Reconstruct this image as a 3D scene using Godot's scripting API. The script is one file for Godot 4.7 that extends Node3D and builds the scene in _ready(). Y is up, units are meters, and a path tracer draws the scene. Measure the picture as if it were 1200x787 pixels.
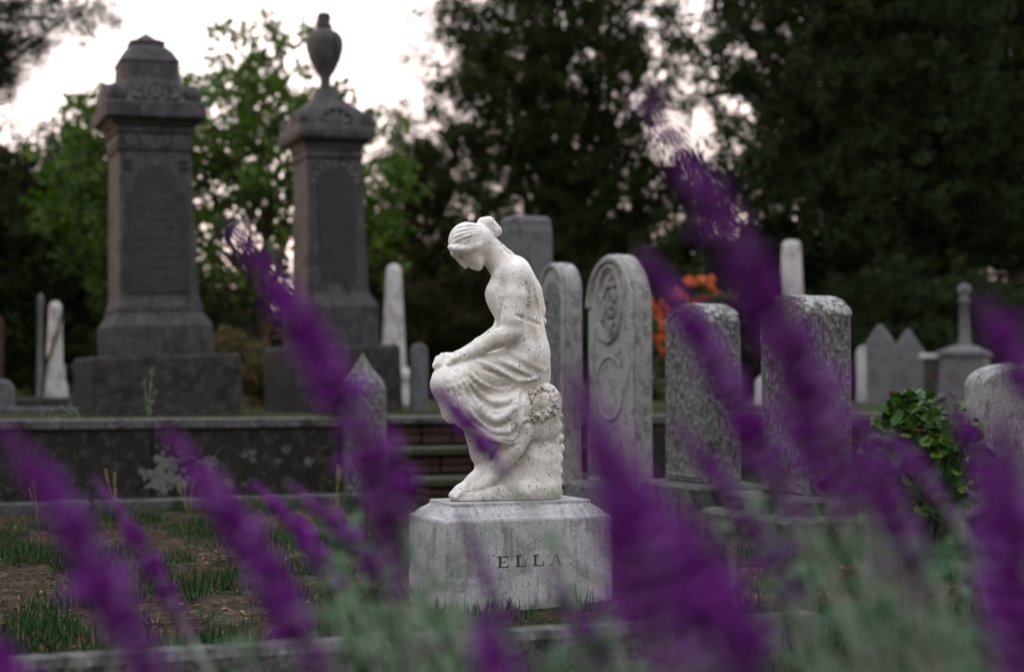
extends Node3D

# A cemetery at dusk: a white marble mourner on a pedestal, gravestones and monuments behind, blurred purple sage in front.
# World: camera at x 0, z 0, looking along -z; y 0 is the lower lawn, the terrace behind stands 0.44 m higher.

const GRID := 23.0            # the graves stand on a grid turned 23 degrees
const TERRACE := 0.44
var rng := RandomNumberGenerator.new()
var mats := {}
var taken := {}

# ------------------------------------------------------------------ naming
func numbered(called: String) -> String:
	if not taken.has(called):
		taken[called] = 0
		return called
	taken[called] += 1
	return "%s_%03d" % [called, taken[called]]

func tag(o: Node, label: String, category: String, group := "") -> void:
	o.set_meta("label", label)
	o.set_meta("category", category)
	if group != "":
		o.set_meta("group", group)

func thing(called: String, label: String, category: String, at: Vector3, turn := 0.0, group := "") -> Node3D:
	var o := Node3D.new()
	o.name = numbered(called)
	add_child(o)
	o.position = at
	o.rotation_degrees.y = turn
	tag(o, label, category, group)
	return o

func part(called: String, mesh: Mesh, m: Material, parent: Node, at := Vector3.ZERO) -> MeshInstance3D:
	var o := MeshInstance3D.new()
	o.name = called
	o.mesh = mesh
	o.material_override = m
	o.position = at
	parent.add_child(o, true)
	return o

func structure(called: String, mesh: Mesh, m: Material) -> MeshInstance3D:
	var o := part(called, mesh, m, self)
	o.set_meta("kind", "structure")
	return o

# ------------------------------------------------------------------ mesh helpers
func begin(smooth := false) -> SurfaceTool:
	var st := SurfaceTool.new()
	st.begin(Mesh.PRIMITIVE_TRIANGLES)
	st.set_smooth_group(0 if smooth else -1)
	return st

func done(st: SurfaceTool) -> ArrayMesh:
	st.generate_normals()
	return st.commit()

func face(st: SurfaceTool, pts: Array, out: Vector3) -> void:      # a flat convex face whose outside looks along out
	var n: Vector3 = (pts[1] - pts[0]).cross(pts[2] - pts[0])
	if n.length_squared() < 1e-14 and pts.size() > 3:
		n = (pts[2] - pts[0]).cross(pts[3] - pts[0])
	var flip := n.dot(out) > 0.0
	for i in range(1, pts.size() - 1):
		if flip:
			st.add_vertex(pts[0]); st.add_vertex(pts[i + 1]); st.add_vertex(pts[i])
		else:
			st.add_vertex(pts[0]); st.add_vertex(pts[i]); st.add_vertex(pts[i + 1])

func ring_rect(y: float, hx: float, hz: float, b: float) -> Array:
	b = minf(b, minf(hx, hz) * 0.9)
	return [Vector3(hx, y, hz - b), Vector3(hx - b, y, hz), Vector3(-hx + b, y, hz), Vector3(-hx, y, hz - b), Vector3(-hx, y, -hz + b), Vector3(-hx + b, y, -hz), Vector3(hx - b, y, -hz), Vector3(hx, y, -hz + b)]

func stack(st: SurfaceTool, levels: Array, b := 0.008) -> void:    # levels [y, half x, half z]; square-cornered masonry with worn corners
	var rings := []
	for l in levels:
		rings.append(ring_rect(l[0], l[1], l[2], b))
	for j in range(rings.size() - 1):
		for i in 8:
			var k := (i + 1) % 8
			var mid: Vector3 = rings[j][i] + rings[j][k]
			var dy: float = levels[j + 1][0] - levels[j][0]
			var dr: float = levels[j + 1][1] - levels[j][1]
			var out := Vector3(mid.x, 0, mid.z).normalized() * (dy + 1e-6) + Vector3(0, -dr, 0)
			face(st, [rings[j][i], rings[j][k], rings[j + 1][k], rings[j + 1][i]], out)
	face(st, rings[0], Vector3.DOWN)
	face(st, rings[-1], Vector3.UP)

func block(st: SurfaceTool, c: Vector3, s: Vector3, b := 0.008) -> void:   # a box centred on c with all edges chamfered
	var h := s / 2.0
	var st_levels := [[-h.y, h.x - b, h.z - b], [-h.y + b, h.x, h.z], [h.y - b, h.x, h.z], [h.y, h.x - b, h.z - b]]
	var rings := []
	for l in st_levels:
		var r := ring_rect(l[0], l[1], l[2], b)
		for i in 8:
			r[i] += c
		rings.append(r)
	for j in 3:
		for i in 8:
			var k := (i + 1) % 8
			var mid: Vector3 = (rings[j][i] + rings[j][k] + rings[j + 1][i] + rings[j + 1][k]) / 4.0 - c
			face(st, [rings[j][i], rings[j][k], rings[j + 1][k], rings[j + 1][i]], Vector3(mid.x / h.x, mid.y / h.y * (0.02 if j == 1 else 1.0), mid.z / h.z))
	face(st, rings[0], Vector3.DOWN)
	face(st, rings[3], Vector3.UP)

func lathe(st: SurfaceTool, prof: Array, c := Vector3.ZERO, seg := 20) -> void:    # prof [radius, y]
	for j in range(prof.size() - 1):
		for i in seg:
			var a0 := TAU * i / seg
			var a1 := TAU * (i + 1) / seg
			var p := [Vector3(cos(a0) * prof[j][0], prof[j][1], sin(a0) * prof[j][0]), Vector3(cos(a1) * prof[j][0], prof[j][1], sin(a1) * prof[j][0]), Vector3(cos(a1) * prof[j + 1][0], prof[j + 1][1], sin(a1) * prof[j + 1][0]), Vector3(cos(a0) * prof[j + 1][0], prof[j + 1][1], sin(a0) * prof[j + 1][0])]
			var am := (a0 + a1) / 2.0
			var dy: float = prof[j + 1][1] - prof[j][1]
			var dr: float = prof[j + 1][0] - prof[j][0]
			for q in 4:
				p[q] += c
			face(st, p, Vector3(cos(am) * dy, -dr, sin(am) * dy))

func tube(st: SurfaceTool, pts: Array, radii: Array, seg := 6) -> void:
	var rings := []
	for j in pts.size():
		var t: Vector3 = (pts[mini(j + 1, pts.size() - 1)] - pts[maxi(j - 1, 0)]).normalized()
		var u := t.cross(Vector3(0.31, 0.17, 0.93)).normalized()
		var v := t.cross(u)
		var r := []
		for i in seg:
			var a := TAU * i / seg
			r.append(pts[j] + (u * cos(a) + v * sin(a)) * radii[j])
		rings.append(r)
	for j in range(pts.size() - 1):
		for i in seg:
			var k := (i + 1) % seg
			face(st, [rings[j][i], rings[j][k], rings[j + 1][k], rings[j + 1][i]], rings[j][i] + rings[j][k] - pts[j] * 2.0)

func blob(st: SurfaceTool, c: Vector3, r: Vector3, turn := Basis.IDENTITY, lon := 8, lat := 5) -> void:
	var rows := []
	for j in lat + 1:
		var row := []
		var th := PI * j / lat
		for i in lon:
			var ph := TAU * i / lon
			row.append(c + turn * Vector3(sin(th) * cos(ph) * r.x, cos(th) * r.y, sin(th) * sin(ph) * r.z))
		rows.append(row)
	for j in lat:
		for i in lon:
			var k := (i + 1) % lon
			if j == 0:
				face(st, [rows[0][0], rows[1][i], rows[1][k]], rows[1][i] + rows[1][k] + rows[0][0] - c * 3.0)
			elif j == lat - 1:
				face(st, [rows[lat][0], rows[j][i], rows[j][k]], rows[j][i] + rows[j][k] + rows[lat][0] - c * 3.0)
			else:
				face(st, [rows[j][i], rows[j][k], rows[j + 1][k], rows[j + 1][i]], rows[j][i] + rows[j][k] + rows[j + 1][i] + rows[j + 1][k] - c * 4.0)

func inset(o: PackedVector2Array, by: float) -> PackedVector2Array:    # o runs counter-clockwise
	var r := PackedVector2Array()
	var n := o.size()
	for i in n:
		var a := (o[i] - o[(i + n - 1) % n]).normalized()
		var b := (o[(i + 1) % n] - o[i]).normalized()
		var m := Vector2(-a.y - b.y, a.x + b.x).normalized()
		r.append(o[i] + m * by / maxf(0.35, m.dot(Vector2(-a.y, a.x))))
	return r

func slab(st: SurfaceTool, o: PackedVector2Array, z0: float, z1: float, b := 0.01, back := true) -> void:    # an upright slab from z0 (back) to z1 (front)
	var n := o.size()
	var i1 := inset(o, b)
	var tri := Geometry2D.triangulate_polygon(i1)
	for t in range(0, tri.size(), 3):
		var q := [i1[tri[t]], i1[tri[t + 1]], i1[tri[t + 2]]]
		face(st, [Vector3(q[0].x, q[0].y, z1), Vector3(q[1].x, q[1].y, z1), Vector3(q[2].x, q[2].y, z1)], Vector3(0, 0, 1))
		if back:
			face(st, [Vector3(q[0].x, q[0].y, z0), Vector3(q[1].x, q[1].y, z0), Vector3(q[2].x, q[2].y, z0)], Vector3(0, 0, -1))
	for i in n:
		var k := (i + 1) % n
		var e := o[k] - o[i]
		var out := Vector3(e.y, -e.x, 0).normalized()
		face(st, [Vector3(o[i].x, o[i].y, z1 - b), Vector3(o[k].x, o[k].y, z1 - b), Vector3(i1[k].x, i1[k].y, z1), Vector3(i1[i].x, i1[i].y, z1)], out + Vector3(0, 0, 1))
		var zb := z0 + (b if back else 0.0)
		face(st, [Vector3(o[i].x, o[i].y, zb), Vector3(o[k].x, o[k].y, zb), Vector3(o[k].x, o[k].y, z1 - b), Vector3(o[i].x, o[i].y, z1 - b)], out)
		if back:
			face(st, [Vector3(o[i].x, o[i].y, zb), Vector3(o[k].x, o[k].y, zb), Vector3(i1[k].x, i1[k].y, z0), Vector3(i1[i].x, i1[i].y, z0)], out - Vector3(0, 0, 1))

func rim(st: SurfaceTool, o: PackedVector2Array, in0: float, in1: float, z0: float, z1: float, open_bottom := false) -> void:   # a raised moulding between two insets of an outline
	var a := inset(o, in0)
	var b := inset(o, in0 + (in1 - in0) * 0.3)
	var c := inset(o, in0 + (in1 - in0) * 0.7)
	var d := inset(o, in1)
	var n := o.size()
	for i in n:
		if open_bottom and i == n - 1:
			continue
		var k := (i + 1) % n
		var e := o[k] - o[i]
		var out := Vector3(e.y, -e.x, 0).normalized()
		face(st, [Vector3(a[i].x, a[i].y, z0), Vector3(a[k].x, a[k].y, z0), Vector3(b[k].x, b[k].y, z1), Vector3(b[i].x, b[i].y, z1)], out + Vector3(0, 0, 0.6))
		face(st, [Vector3(b[i].x, b[i].y, z1), Vector3(b[k].x, b[k].y, z1), Vector3(c[k].x, c[k].y, z1), Vector3(c[i].x, c[i].y, z1)], Vector3(0, 0, 1))
		face(st, [Vector3(c[i].x, c[i].y, z1), Vector3(c[k].x, c[k].y, z1), Vector3(d[k].x, d[k].y, z0), Vector3(d[i].x, d[i].y, z0)], -out + Vector3(0, 0, 0.6))

func arch(w: float, h: float, rise: float, n := 14, y0 := 0.0, power := 2.0) -> PackedVector2Array:    # counter-clockwise from the bottom right; rise = w / 2 gives a half circle
	var o := PackedVector2Array()
	o.append(Vector2(-w / 2, y0))
	o.append(Vector2(w / 2, y0))
	for i in n + 1:
		var a := PI * i / n
		var ca := cos(a)
		var sa := sin(a)
		o.append(Vector2(w / 2 * signf(ca) * pow(absf(ca), 2.0 / power), h - rise + rise * pow(absf(sa), 2.0 / power)))
	return o

func ellipse(cx: float, cy: float, rx: float, ry: float, n := 24) -> PackedVector2Array:
	var o := PackedVector2Array()
	for i in n:
		o.append(Vector2(cx + rx * cos(TAU * i / n), cy + ry * sin(TAU * i / n)))
	return o

# ------------------------------------------------------------------ textures and materials
func field_bytes(size: int, freq: float, seed_: int, octaves := 4, kind := FastNoiseLite.TYPE_SIMPLEX_SMOOTH, squash := 1) -> PackedByteArray:
	var n := FastNoiseLite.new()
	n.seed = seed_
	n.noise_type = kind
	n.frequency = freq
	n.fractal_octaves = octaves
	var im := n.get_seamless_image(size, size / squash)
	if squash > 1:
		im.resize(size, size, Image.INTERPOLATE_CUBIC)
	im.convert(Image.FORMAT_L8)
	return im.get_data()

# o: base, dark, pale (linear colours); blotch, streak, lichen, speck amounts
func stone(o: Dictionary) -> StandardMaterial3D:
	var size: int = o.get("size", 512)
	var sd: int = o.get("seed", 1)
	var coarse := field_bytes(size, 4.0 / size, sd, 4)
	var fine := field_bytes(size, 40.0 / size, sd + 1, 3)
	var patch := field_bytes(size, 9.0 / size, sd + 2, 5)
	var run := field_bytes(size, 26.0 / size, sd + 3, 3, FastNoiseLite.TYPE_SIMPLEX_SMOOTH, 8)
	var base: Color = o.base
	var dark: Color = o.dark
	var pale: Color = o.pale
	var blotch: float = o.get("blotch", 0.4)
	var streak: float = o.get("streak", 0.2)
	var lichen: float = o.get("lichen", 0.2)
	var grain: float = o.get("grain", 0.35)
	var bytes := PackedByteArray()
	bytes.resize(size * size * 3)
	var bump := PackedByteArray()
	bump.resize(size * size)
	var gamma := PackedByteArray()
	gamma.resize(1025)
	for i in 1025:
		gamma[i] = int(clampf(Color(i / 1024.0, 0, 0).linear_to_srgb().r * 255.0, 0, 255))
	for i in size * size:
		var c := coarse[i] / 255.0
		var f := fine[i] / 255.0 - 0.5
		var p := patch[i] / 255.0
		var s := run[i] / 255.0
		var dk := clampf(smoothstep(0.5, 0.8, c) * blotch + smoothstep(0.5, 0.85, s) * streak, 0.0, 1.0)
		var pl := clampf(smoothstep(0.58, 0.72, p + f * 0.25) * lichen, 0.0, 1.0)
		var g := 1.0 + f * 2.0 * grain
		bytes[i * 3] = gamma[int(clampf(lerpf(lerpf(base.r, dark.r, dk), pale.r, pl) * g, 0, 1) * 1024)]
		bytes[i * 3 + 1] = gamma[int(clampf(lerpf(lerpf(base.g, dark.g, dk), pale.g, pl) * g, 0, 1) * 1024)]
		bytes[i * 3 + 2] = gamma[int(clampf(lerpf(lerpf(base.b, dark.b, dk), pale.b, pl) * g, 0, 1) * 1024)]
		bump[i] = int(clampf(128.0 + f * 120.0 + (p - 0.5) * 90.0, 0, 255))
	var im := Image.create_from_data(size, size, false, Image.FORMAT_RGB8, bytes)
	var specks: int = o.get("specks", 0)
	if specks > 0:
		var r := RandomNumberGenerator.new()
		r.seed = sd + 77
		var sc: Color = o.get("speck_color", Color(0.06, 0.055, 0.05)).linear_to_srgb()
		var made := 0
		while made < specks:
			var x := r.randi_range(0, size - 1)
			var y := r.randi_range(0, size - 1)
			var near := patch[y * size + x] / 255.0
			if r.randf() > pow(smoothstep(0.40, 0.78, near), 1.6) + 0.035:
				continue
			made += 1
			var rad: float = o.get("speck_size", 1.6) * (0.35 + pow(r.randf(), 3.0) * 1.9)
			var str := r.randf_range(0.45, 1.0)
			var stretch := r.randf_range(0.7, 1.5)
			for dy in range(-6, 7):
				for dx in range(-6, 7):
					var q := Vector2(dx * stretch, dy / stretch).length()
					if q > rad + 0.7:
						continue
					var xx := posmod(x + dx, size)
					var yy := posmod(y + dy, size)
					im.set_pixel(xx, yy, im.get_pixel(xx, yy).lerp(sc, str * clampf(rad + 0.7 - q, 0, 1)))
	var m := StandardMaterial3D.new()
	m.albedo_texture = ImageTexture.create_from_image(im)
	m.roughness = o.get("rough", 0.85)
	m.metallic_specular = o.get("spec", 0.35)
	m.uv1_triplanar = true
	m.uv1_world_triplanar = o.get("world", false)
	m.uv1_triplanar_sharpness = 6.0
	var k: float = 1.0 / float(o.get("metres", 1.0))
	m.uv1_scale = Vector3(k, k, k)
	m.uv1_offset = o.get("offset", Vector3(0.37, 0.21, 0.63))
	if o.get("relief", 0.0) > 0.0:
		m.heightmap_enabled = true
		m.heightmap_texture = ImageTexture.create_from_image(Image.create_from_data(size, size, false, Image.FORMAT_L8, bump))
		m.heightmap_scale = o.relief
	return m

func plain(c: Color, rough := 0.8, vertex := false) -> StandardMaterial3D:    # c is linear
	var m := StandardMaterial3D.new()
	m.albedo_color = Color.WHITE if vertex else c.linear_to_srgb()
	m.vertex_color_use_as_albedo = vertex
	m.roughness = rough
	m.metallic_specular = 0.3
	return m

func leafy(c: Color, through: Color, rough := 0.6) -> StandardMaterial3D:
	var m := plain(c, rough, true)
	m.albedo_color = c.linear_to_srgb()
	m.backlight_enabled = true
	m.backlight = through
	m.cull_mode = BaseMaterial3D.CULL_DISABLED
	return m

func make_materials() -> void:
	mats.marble = stone({base = Color(0.76, 0.735, 0.69), dark = Color(0.50, 0.44, 0.36), pale = Color(0.83, 0.82, 0.79), blotch = 0.55, streak = 0.2, lichen = 0.5, grain = 0.1, specks = 1700, speck_size = 2.0, speck_color = Color(0.1, 0.085, 0.07), size = 1024, metres = 0.62, relief = 0.15, seed = 3, rough = 0.6})
	mats.rock = stone({base = Color(0.69, 0.67, 0.63), dark = Color(0.42, 0.37, 0.30), pale = Color(0.76, 0.75, 0.73), blotch = 0.7, streak = 0.25, lichen = 0.4, grain = 0.15, specks = 420, speck_size = 1.9, speck_color = Color(0.1, 0.085, 0.07), size = 512, metres = 0.4, relief = 0.3, seed = 9, rough = 0.7})
	mats.wreath = stone({base = Color(0.69, 0.66, 0.61), dark = Color(0.42, 0.36, 0.28), pale = Color(0.76, 0.74, 0.7), blotch = 0.8, streak = 0.0, lichen = 0.3, grain = 0.2, specks = 420, speck_size = 3.2, speck_color = Color(0.07, 0.055, 0.04), size = 256, metres = 0.16, relief = 0.2, seed = 11, rough = 0.7})
	mats.pedestal = stone({base = Color(0.42, 0.425, 0.43), dark = Color(0.22, 0.225, 0.205), pale = Color(0.5, 0.505, 0.515), blotch = 0.7, streak = 0.6, lichen = 0.35, grain = 0.26, specks = 240, speck_size = 1.4, speck_color = Color(0.1, 0.1, 0.09), size = 512, metres = 0.55, relief = 0.15, seed = 21})
	mats.old_marble = stone({base = Color(0.285, 0.28, 0.27), dark = Color(0.10, 0.095, 0.09), pale = Color(0.43, 0.43, 0.43), blotch = 0.55, streak = 0.6, lichen = 0.5, grain = 0.6, specks = 2200, speck_size = 1.5, speck_color = Color(0.07, 0.065, 0.06), size = 512, metres = 0.5, relief = 0.4, seed = 31})
	mats.lichen_stone = stone({base = Color(0.13, 0.127, 0.122), dark = Color(0.03, 0.029, 0.027), pale = Color(0.34, 0.342, 0.335), blotch = 0.6, streak = 1.0, lichen = 0.6, grain = 1.0, specks = 2600, speck_size = 1.4, speck_color = Color(0.025, 0.025, 0.023), size = 512, metres = 0.38, relief = 0.6, seed = 41})
	mats.granite = stone({base = Color(0.05, 0.048, 0.05), dark = Color(0.02, 0.0195, 0.0205), pale = Color(0.095, 0.092, 0.094), blotch = 0.65, streak = 0.6, lichen = 0.35, grain = 0.55, size = 512, metres = 1.0, relief = 0.3, seed = 51})
	mats.granite_panel = stone({base = Color(0.034, 0.032, 0.034), dark = Color(0.02, 0.019, 0.02), pale = Color(0.055, 0.053, 0.054), blotch = 0.5, streak = 0.5, lichen = 0.3, grain = 0.4, size = 256, metres = 0.7, relief = 0.3, seed = 55})
	mats.granite_cut = plain(Color(0.11, 0.105, 0.105))
	mats.granite_worn = plain(Color(0.062, 0.06, 0.062))
	mats.plinth = stone({base = Color(0.03, 0.028, 0.025), dark = Color(0.014, 0.013, 0.012), pale = Color(0.075, 0.075, 0.07), blotch = 0.7, streak = 0.6, lichen = 0.35, grain = 0.6, size = 512, metres = 1.1, relief = 0.5, seed = 61})
	mats.grey_granite = stone({base = Color(0.115, 0.115, 0.12), dark = Color(0.065, 0.06, 0.064), pale = Color(0.16, 0.16, 0.168), blotch = 0.6, streak = 0.5, lichen = 0.2, grain = 0.3, size = 256, metres = 0.8, relief = 0.1, seed = 71})
	mats.white_stone = stone({base = Color(0.42, 0.41, 0.40), dark = Color(0.19, 0.185, 0.17), pale = Color(0.5, 0.495, 0.49), blotch = 0.6, streak = 0.5, lichen = 0.4, grain = 0.15, size = 256, metres = 0.9, relief = 0.1, seed = 81})
	mats.red_stone = stone({base = Color(0.045, 0.018, 0.015), dark = Color(0.02, 0.01, 0.009), pale = Color(0.07, 0.04, 0.036), blotch = 0.5, streak = 0.5, lichen = 0.3, grain = 0.35, size = 256, metres = 0.8, relief = 0.2, seed = 91})
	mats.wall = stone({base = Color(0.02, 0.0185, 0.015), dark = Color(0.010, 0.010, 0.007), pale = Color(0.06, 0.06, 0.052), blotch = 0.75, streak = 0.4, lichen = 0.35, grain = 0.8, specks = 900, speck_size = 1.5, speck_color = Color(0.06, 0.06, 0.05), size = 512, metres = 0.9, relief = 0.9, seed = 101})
	mats.lichen = stone({base = Color(0.12, 0.124, 0.12), dark = Color(0.06, 0.063, 0.057), pale = Color(0.17, 0.175, 0.17), blotch = 0.6, streak = 0.0, lichen = 0.5, grain = 0.6, size = 256, metres = 0.3, relief = 0.6, seed = 105})
	mats.pale_lichen = stone({base = Color(0.36, 0.362, 0.35), dark = Color(0.17, 0.17, 0.16), pale = Color(0.46, 0.46, 0.45), blotch = 0.6, streak = 0.0, lichen = 0.5, grain = 0.6, size = 256, metres = 0.2, relief = 0.4, seed = 107})
	mats.coping = stone({base = Color(0.08, 0.078, 0.076), dark = Color(0.024, 0.025, 0.019), pale = Color(0.15, 0.15, 0.147), blotch = 0.85, streak = 0.3, lichen = 0.4, grain = 0.6, specks = 600, size = 512, metres = 0.8, relief = 0.5, seed = 111})
	mats.brick = stone({base = Color(0.05, 0.027, 0.022), dark = Color(0.02, 0.015, 0.013), pale = Color(0.08, 0.06, 0.055), blotch = 0.6, streak = 0.3, lichen = 0.4, grain = 0.6, size = 256, metres = 0.4, relief = 0.5, seed = 121})
	mats.soil = stone({base = Color(0.042, 0.032, 0.024), dark = Color(0.016, 0.014, 0.011), pale = Color(0.085, 0.068, 0.05), blotch = 0.7, streak = 0.0, lichen = 0.5, grain = 0.7, specks = 1500, speck_size = 1.3, speck_color = Color(0.11, 0.09, 0.065), size = 1024, metres = 1.6, relief = 1.5, seed = 131, world = true, rough = 1.0, spec = 0.1})
	mats.lawn = stone({base = Color(0.035, 0.045, 0.018), dark = Color(0.022, 0.02, 0.012), pale = Color(0.09, 0.08, 0.045), blotch = 0.7, streak = 0.0, lichen = 0.4, grain = 0.7, size = 512, metres = 2.2, relief = 1.5, seed = 141, world = true, rough = 1.0, spec = 0.1})
	mats.bark = stone({base = Color(0.05, 0.038, 0.03), dark = Color(0.018, 0.015, 0.012), pale = Color(0.1, 0.085, 0.07), blotch = 0.4, streak = 0.9, lichen = 0.3, grain = 0.6, size = 256, metres = 0.7, relief = 1.0, seed = 151, rough = 1.0, spec = 0.1})
	mats.dirt_line = plain(Color(0.075, 0.078, 0.055), 0.95)
	mats.moss = stone({base = Color(0.03, 0.035, 0.018), dark = Color(0.015, 0.015, 0.01), pale = Color(0.075, 0.07, 0.06), blotch = 0.6, streak = 0.2, lichen = 0.5, grain = 0.8, size = 256, metres = 0.4, relief = 0.8, seed = 161})
	mats.leaf_dark = leafy(Color(0.62, 0.62, 0.62), Color(0.10, 0.14, 0.04))
	mats.leaf_dark.metallic_specular = 0.08
	mats.leaf_dark.roughness = 0.9
	mats.leaf_bright = leafy(Color(1, 1, 1), Color(0.75, 0.85, 0.3), 0.5)
	mats.leaf_bush = leafy(Color(1, 1, 1), Color(0.35, 0.45, 0.15), 0.45)
	mats.petal = leafy(Color(1, 1, 1), Color(0.3, 0.15, 0.15))
	mats.sage_flower = leafy(Color(1, 1, 1), Color(0.28, 0.1, 0.35), 0.85)
	mats.sage_flower.metallic_specular = 0.1
	mats.sage_leaf = leafy(Color(1, 1, 1), Color(0.3, 0.4, 0.22), 0.8)
	mats.sage_stem = plain(Color(0.27, 0.29, 0.24), 0.9)
	mats.grass = leafy(Color(1, 1, 1), Color(0.3, 0.4, 0.12), 0.7)
	mats.litter = leafy(Color(1, 1, 1), Color(0.1, 0.08, 0.05), 0.9)
var spikes := [
	[Vector3(-0.226, 0.791, -1.224), Vector3(-0.08, 0.559, -1.176), 0.02478, "long purple sage spike leaning across the urn monument's plinth"],
	[Vector3(0.088, 0.852, -1.008), Vector3(0.232, 0.583, -1.032), 0.02596, "tallest purple sage spike, rising from the thick headstones into the treetops"],
	[Vector3(0.109, 0.78, -1.32), Vector3(0.235, 0.551, -1.26), 0.0236, "purple sage spike crossing the left of the two stout headstones"],
	[Vector3(-0.379, 0.632, -1.14), Vector3(-0.255, 0.448, -1.104), 0.02478, "broad purple sage spike at the left edge before the dark wall"],
	[Vector3(-0.534, 0.546, -1.96), Vector3(-0.392, 0.357, -1.882), 0.0187, "thin purple sage spike left of the lichen patch, over the dry soil"],
	[Vector3(-0.308, 0.628, -1.344), Vector3(-0.15, 0.418, -1.26), 0.02478, "purple sage spike passing in front of the pale lichen patch on the wall"],
	[Vector3(-0.359, 0.529, -2.128), Vector3(-0.224, 0.397, -2.016), 0.0187, "left one of two small purple sage spikes below the wall's right end"],
	[Vector3(-0.279, 0.543, -1.904), Vector3(-0.133, 0.408, -1.848), 0.0187, "right one of two small purple sage spikes below the wall's right end"],
	[Vector3(-0.092, 0.663, -1.736), Vector3(-0.007, 0.566, -1.68), 0.0165, "short purple sage spike over the seated figure's knee and shin"],
	[Vector3(-0.052, 0.542, -1.5), Vector3(0.008, 0.384, -1.44), 0.0165, "upright purple sage spike over the left front of the pedestal"],
	[Vector3(0.037, 0.652, -0.936), Vector3(0.123, 0.49, -0.888), 0.02596, "big dark purple sage spike right of the pedestal, nearest of all"],
	[Vector3(0.143, 0.632, -1.38), Vector3(0.242, 0.48, -1.32), 0.0187, "purple sage spike rising between the plinths of the stout headstones"],
	[Vector3(0.061, 0.605, -1.104), Vector3(0.096, 0.477, -1.08), 0.02596, "purple sage spike at the right side of the pedestal"],
	[Vector3(0.347, 0.725, -1.14), Vector3(0.393, 0.62, -1.104), 0.02478, "purple sage spike leaning in at the right edge, level with the far tombs"],
	[Vector3(0.419, 0.662, -1.5), Vector3(0.472, 0.512, -1.44), 0.0198, "purple sage spike in front of the leafy bush's right side"],
	[Vector3(0.312, 0.646, -0.984), Vector3(0.32, 0.465, -0.96), 0.02596, "dark purple sage spike standing upright along the right edge"],
	[Vector3(0.392, 0.615, -1.624), Vector3(0.451, 0.525, -1.568), 0.0176, "small purple sage spike crossing the lower part of the leafy bush"],
	[Vector3(0.373, 0.637, -1.68), Vector3(0.424, 0.511, -1.624), 0.0176, "purple sage spike between the broad headstone and the leafy bush"],
	[Vector3(-0.399, 0.483, -1.14), Vector3(-0.336, 0.423, -1.08), 0.0236, "purple sage tip in the lower left corner"],
	[Vector3(0.032, 0.494, -1.456), Vector3(0.093, 0.368, -1.4), 0.0176, "purple sage spike below the name on the pedestal"],
	[Vector3(0.256, 0.647, -1.512), Vector3(0.311, 0.535, -1.456), 0.0187, "purple sage spike low in front of the broad headstone"],
	[Vector3(-0.333, 0.471, -2.352), Vector3(-0.291, 0.424, -2.296), 0.0132, "tiny purple sage tip above the grass left of the pedestal"],
	[Vector3(0.034, 0.672, -0.888), Vector3(0.089, 0.499, -0.864), 0.0236, "very blurred purple sage spike before the flowered headstone's foot"],
	[Vector3(0.246, 0.609, -1.08), Vector3(0.279, 0.516, -1.056), 0.0198, "purple sage spike low between the broad headstone and the bush"],
	[Vector3(0.348, 0.594, -1.14), Vector3(0.359, 0.448, -1.104), 0.02596, "purple sage spike in the lower right corner"],
	[Vector3(-0.12, 0.617, -1.2), Vector3(-0.085, 0.506, -1.176), 0.0198, "purple sage spike below the pointed post"],
	[Vector3(0.107, 0.583, -0.96), Vector3(0.146, 0.481, -0.936), 0.02596, "low dark purple sage spike right of the pedestal at the bottom"],
	[Vector3(-0.025, 0.492, -1.14), Vector3(0, 0.417, -1.08), 0.0236, "purple sage spike at the bottom edge before the pedestal"],
]
var leafy_tops := [Vector3(-0.207, 0.473, -1.82), Vector3(-0.145, 0.473, -1.68), Vector3(-0.086, 0.459, -1.54), Vector3(-0.136, 0.469, -1.4), Vector3(0.064, 0.374, -2.1), Vector3(0.109, 0.432, -1.75), Vector3(0.051, 0.454, -1.4), Vector3(0.261, 0.562, -1.68), Vector3(0.364, 0.503, -1.82), Vector3(0.478, 0.514, -2.1), Vector3(0.429, 0.525, -1.68), Vector3(0.237, 0.508, -1.4), Vector3(0.319, 0.468, -1.47), Vector3(0.495, 0.453, -1.82), Vector3(0.329, 0.479, -1.33), Vector3(0.238, 0.461, -1.26), Vector3(0.182, 0.412, -1.82), Vector3(-0.049, 0.454, -1.26), Vector3(-0.448, 0.394, -1.68), Vector3(0.647, 0.492, -2.24), Vector3(0.292, 0.491, -2.1), Vector3(-0.315, 0.386, -2.1), Vector3(-0.274, 0.416, -1.54), Vector3(-0.197, 0.45, -1.54), Vector3(-0.101, 0.454, -1.4), Vector3(-0.031, 0.415, -1.4), Vector3(0.078, 0.438, -1.4), Vector3(0.248, 0.502, -1.54), Vector3(0.308, 0.485, -1.54), Vector3(0.319, 0.469, -1.4), Vector3(0.373, 0.485, -1.4), Vector3(0.453, 0.493, -1.54), Vector3(0.016, 0.411, -1.47), Vector3(-0.222, 0.491, -2.1), Vector3(-0.158, 0.451, -2.03), Vector3(-0.087, 0.393, -1.96), Vector3(0.315, 0.52, -2.1), Vector3(0.367, 0.496, -2.03), Vector3(0.467, 0.462, -2.1), Vector3(0.49, 0.459, -1.96), Vector3(0.595, 0.468, -2.1), Vector3(-0.222, 0.443, -1.82), Vector3(0.115, 0.382, -1.96)]
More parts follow.
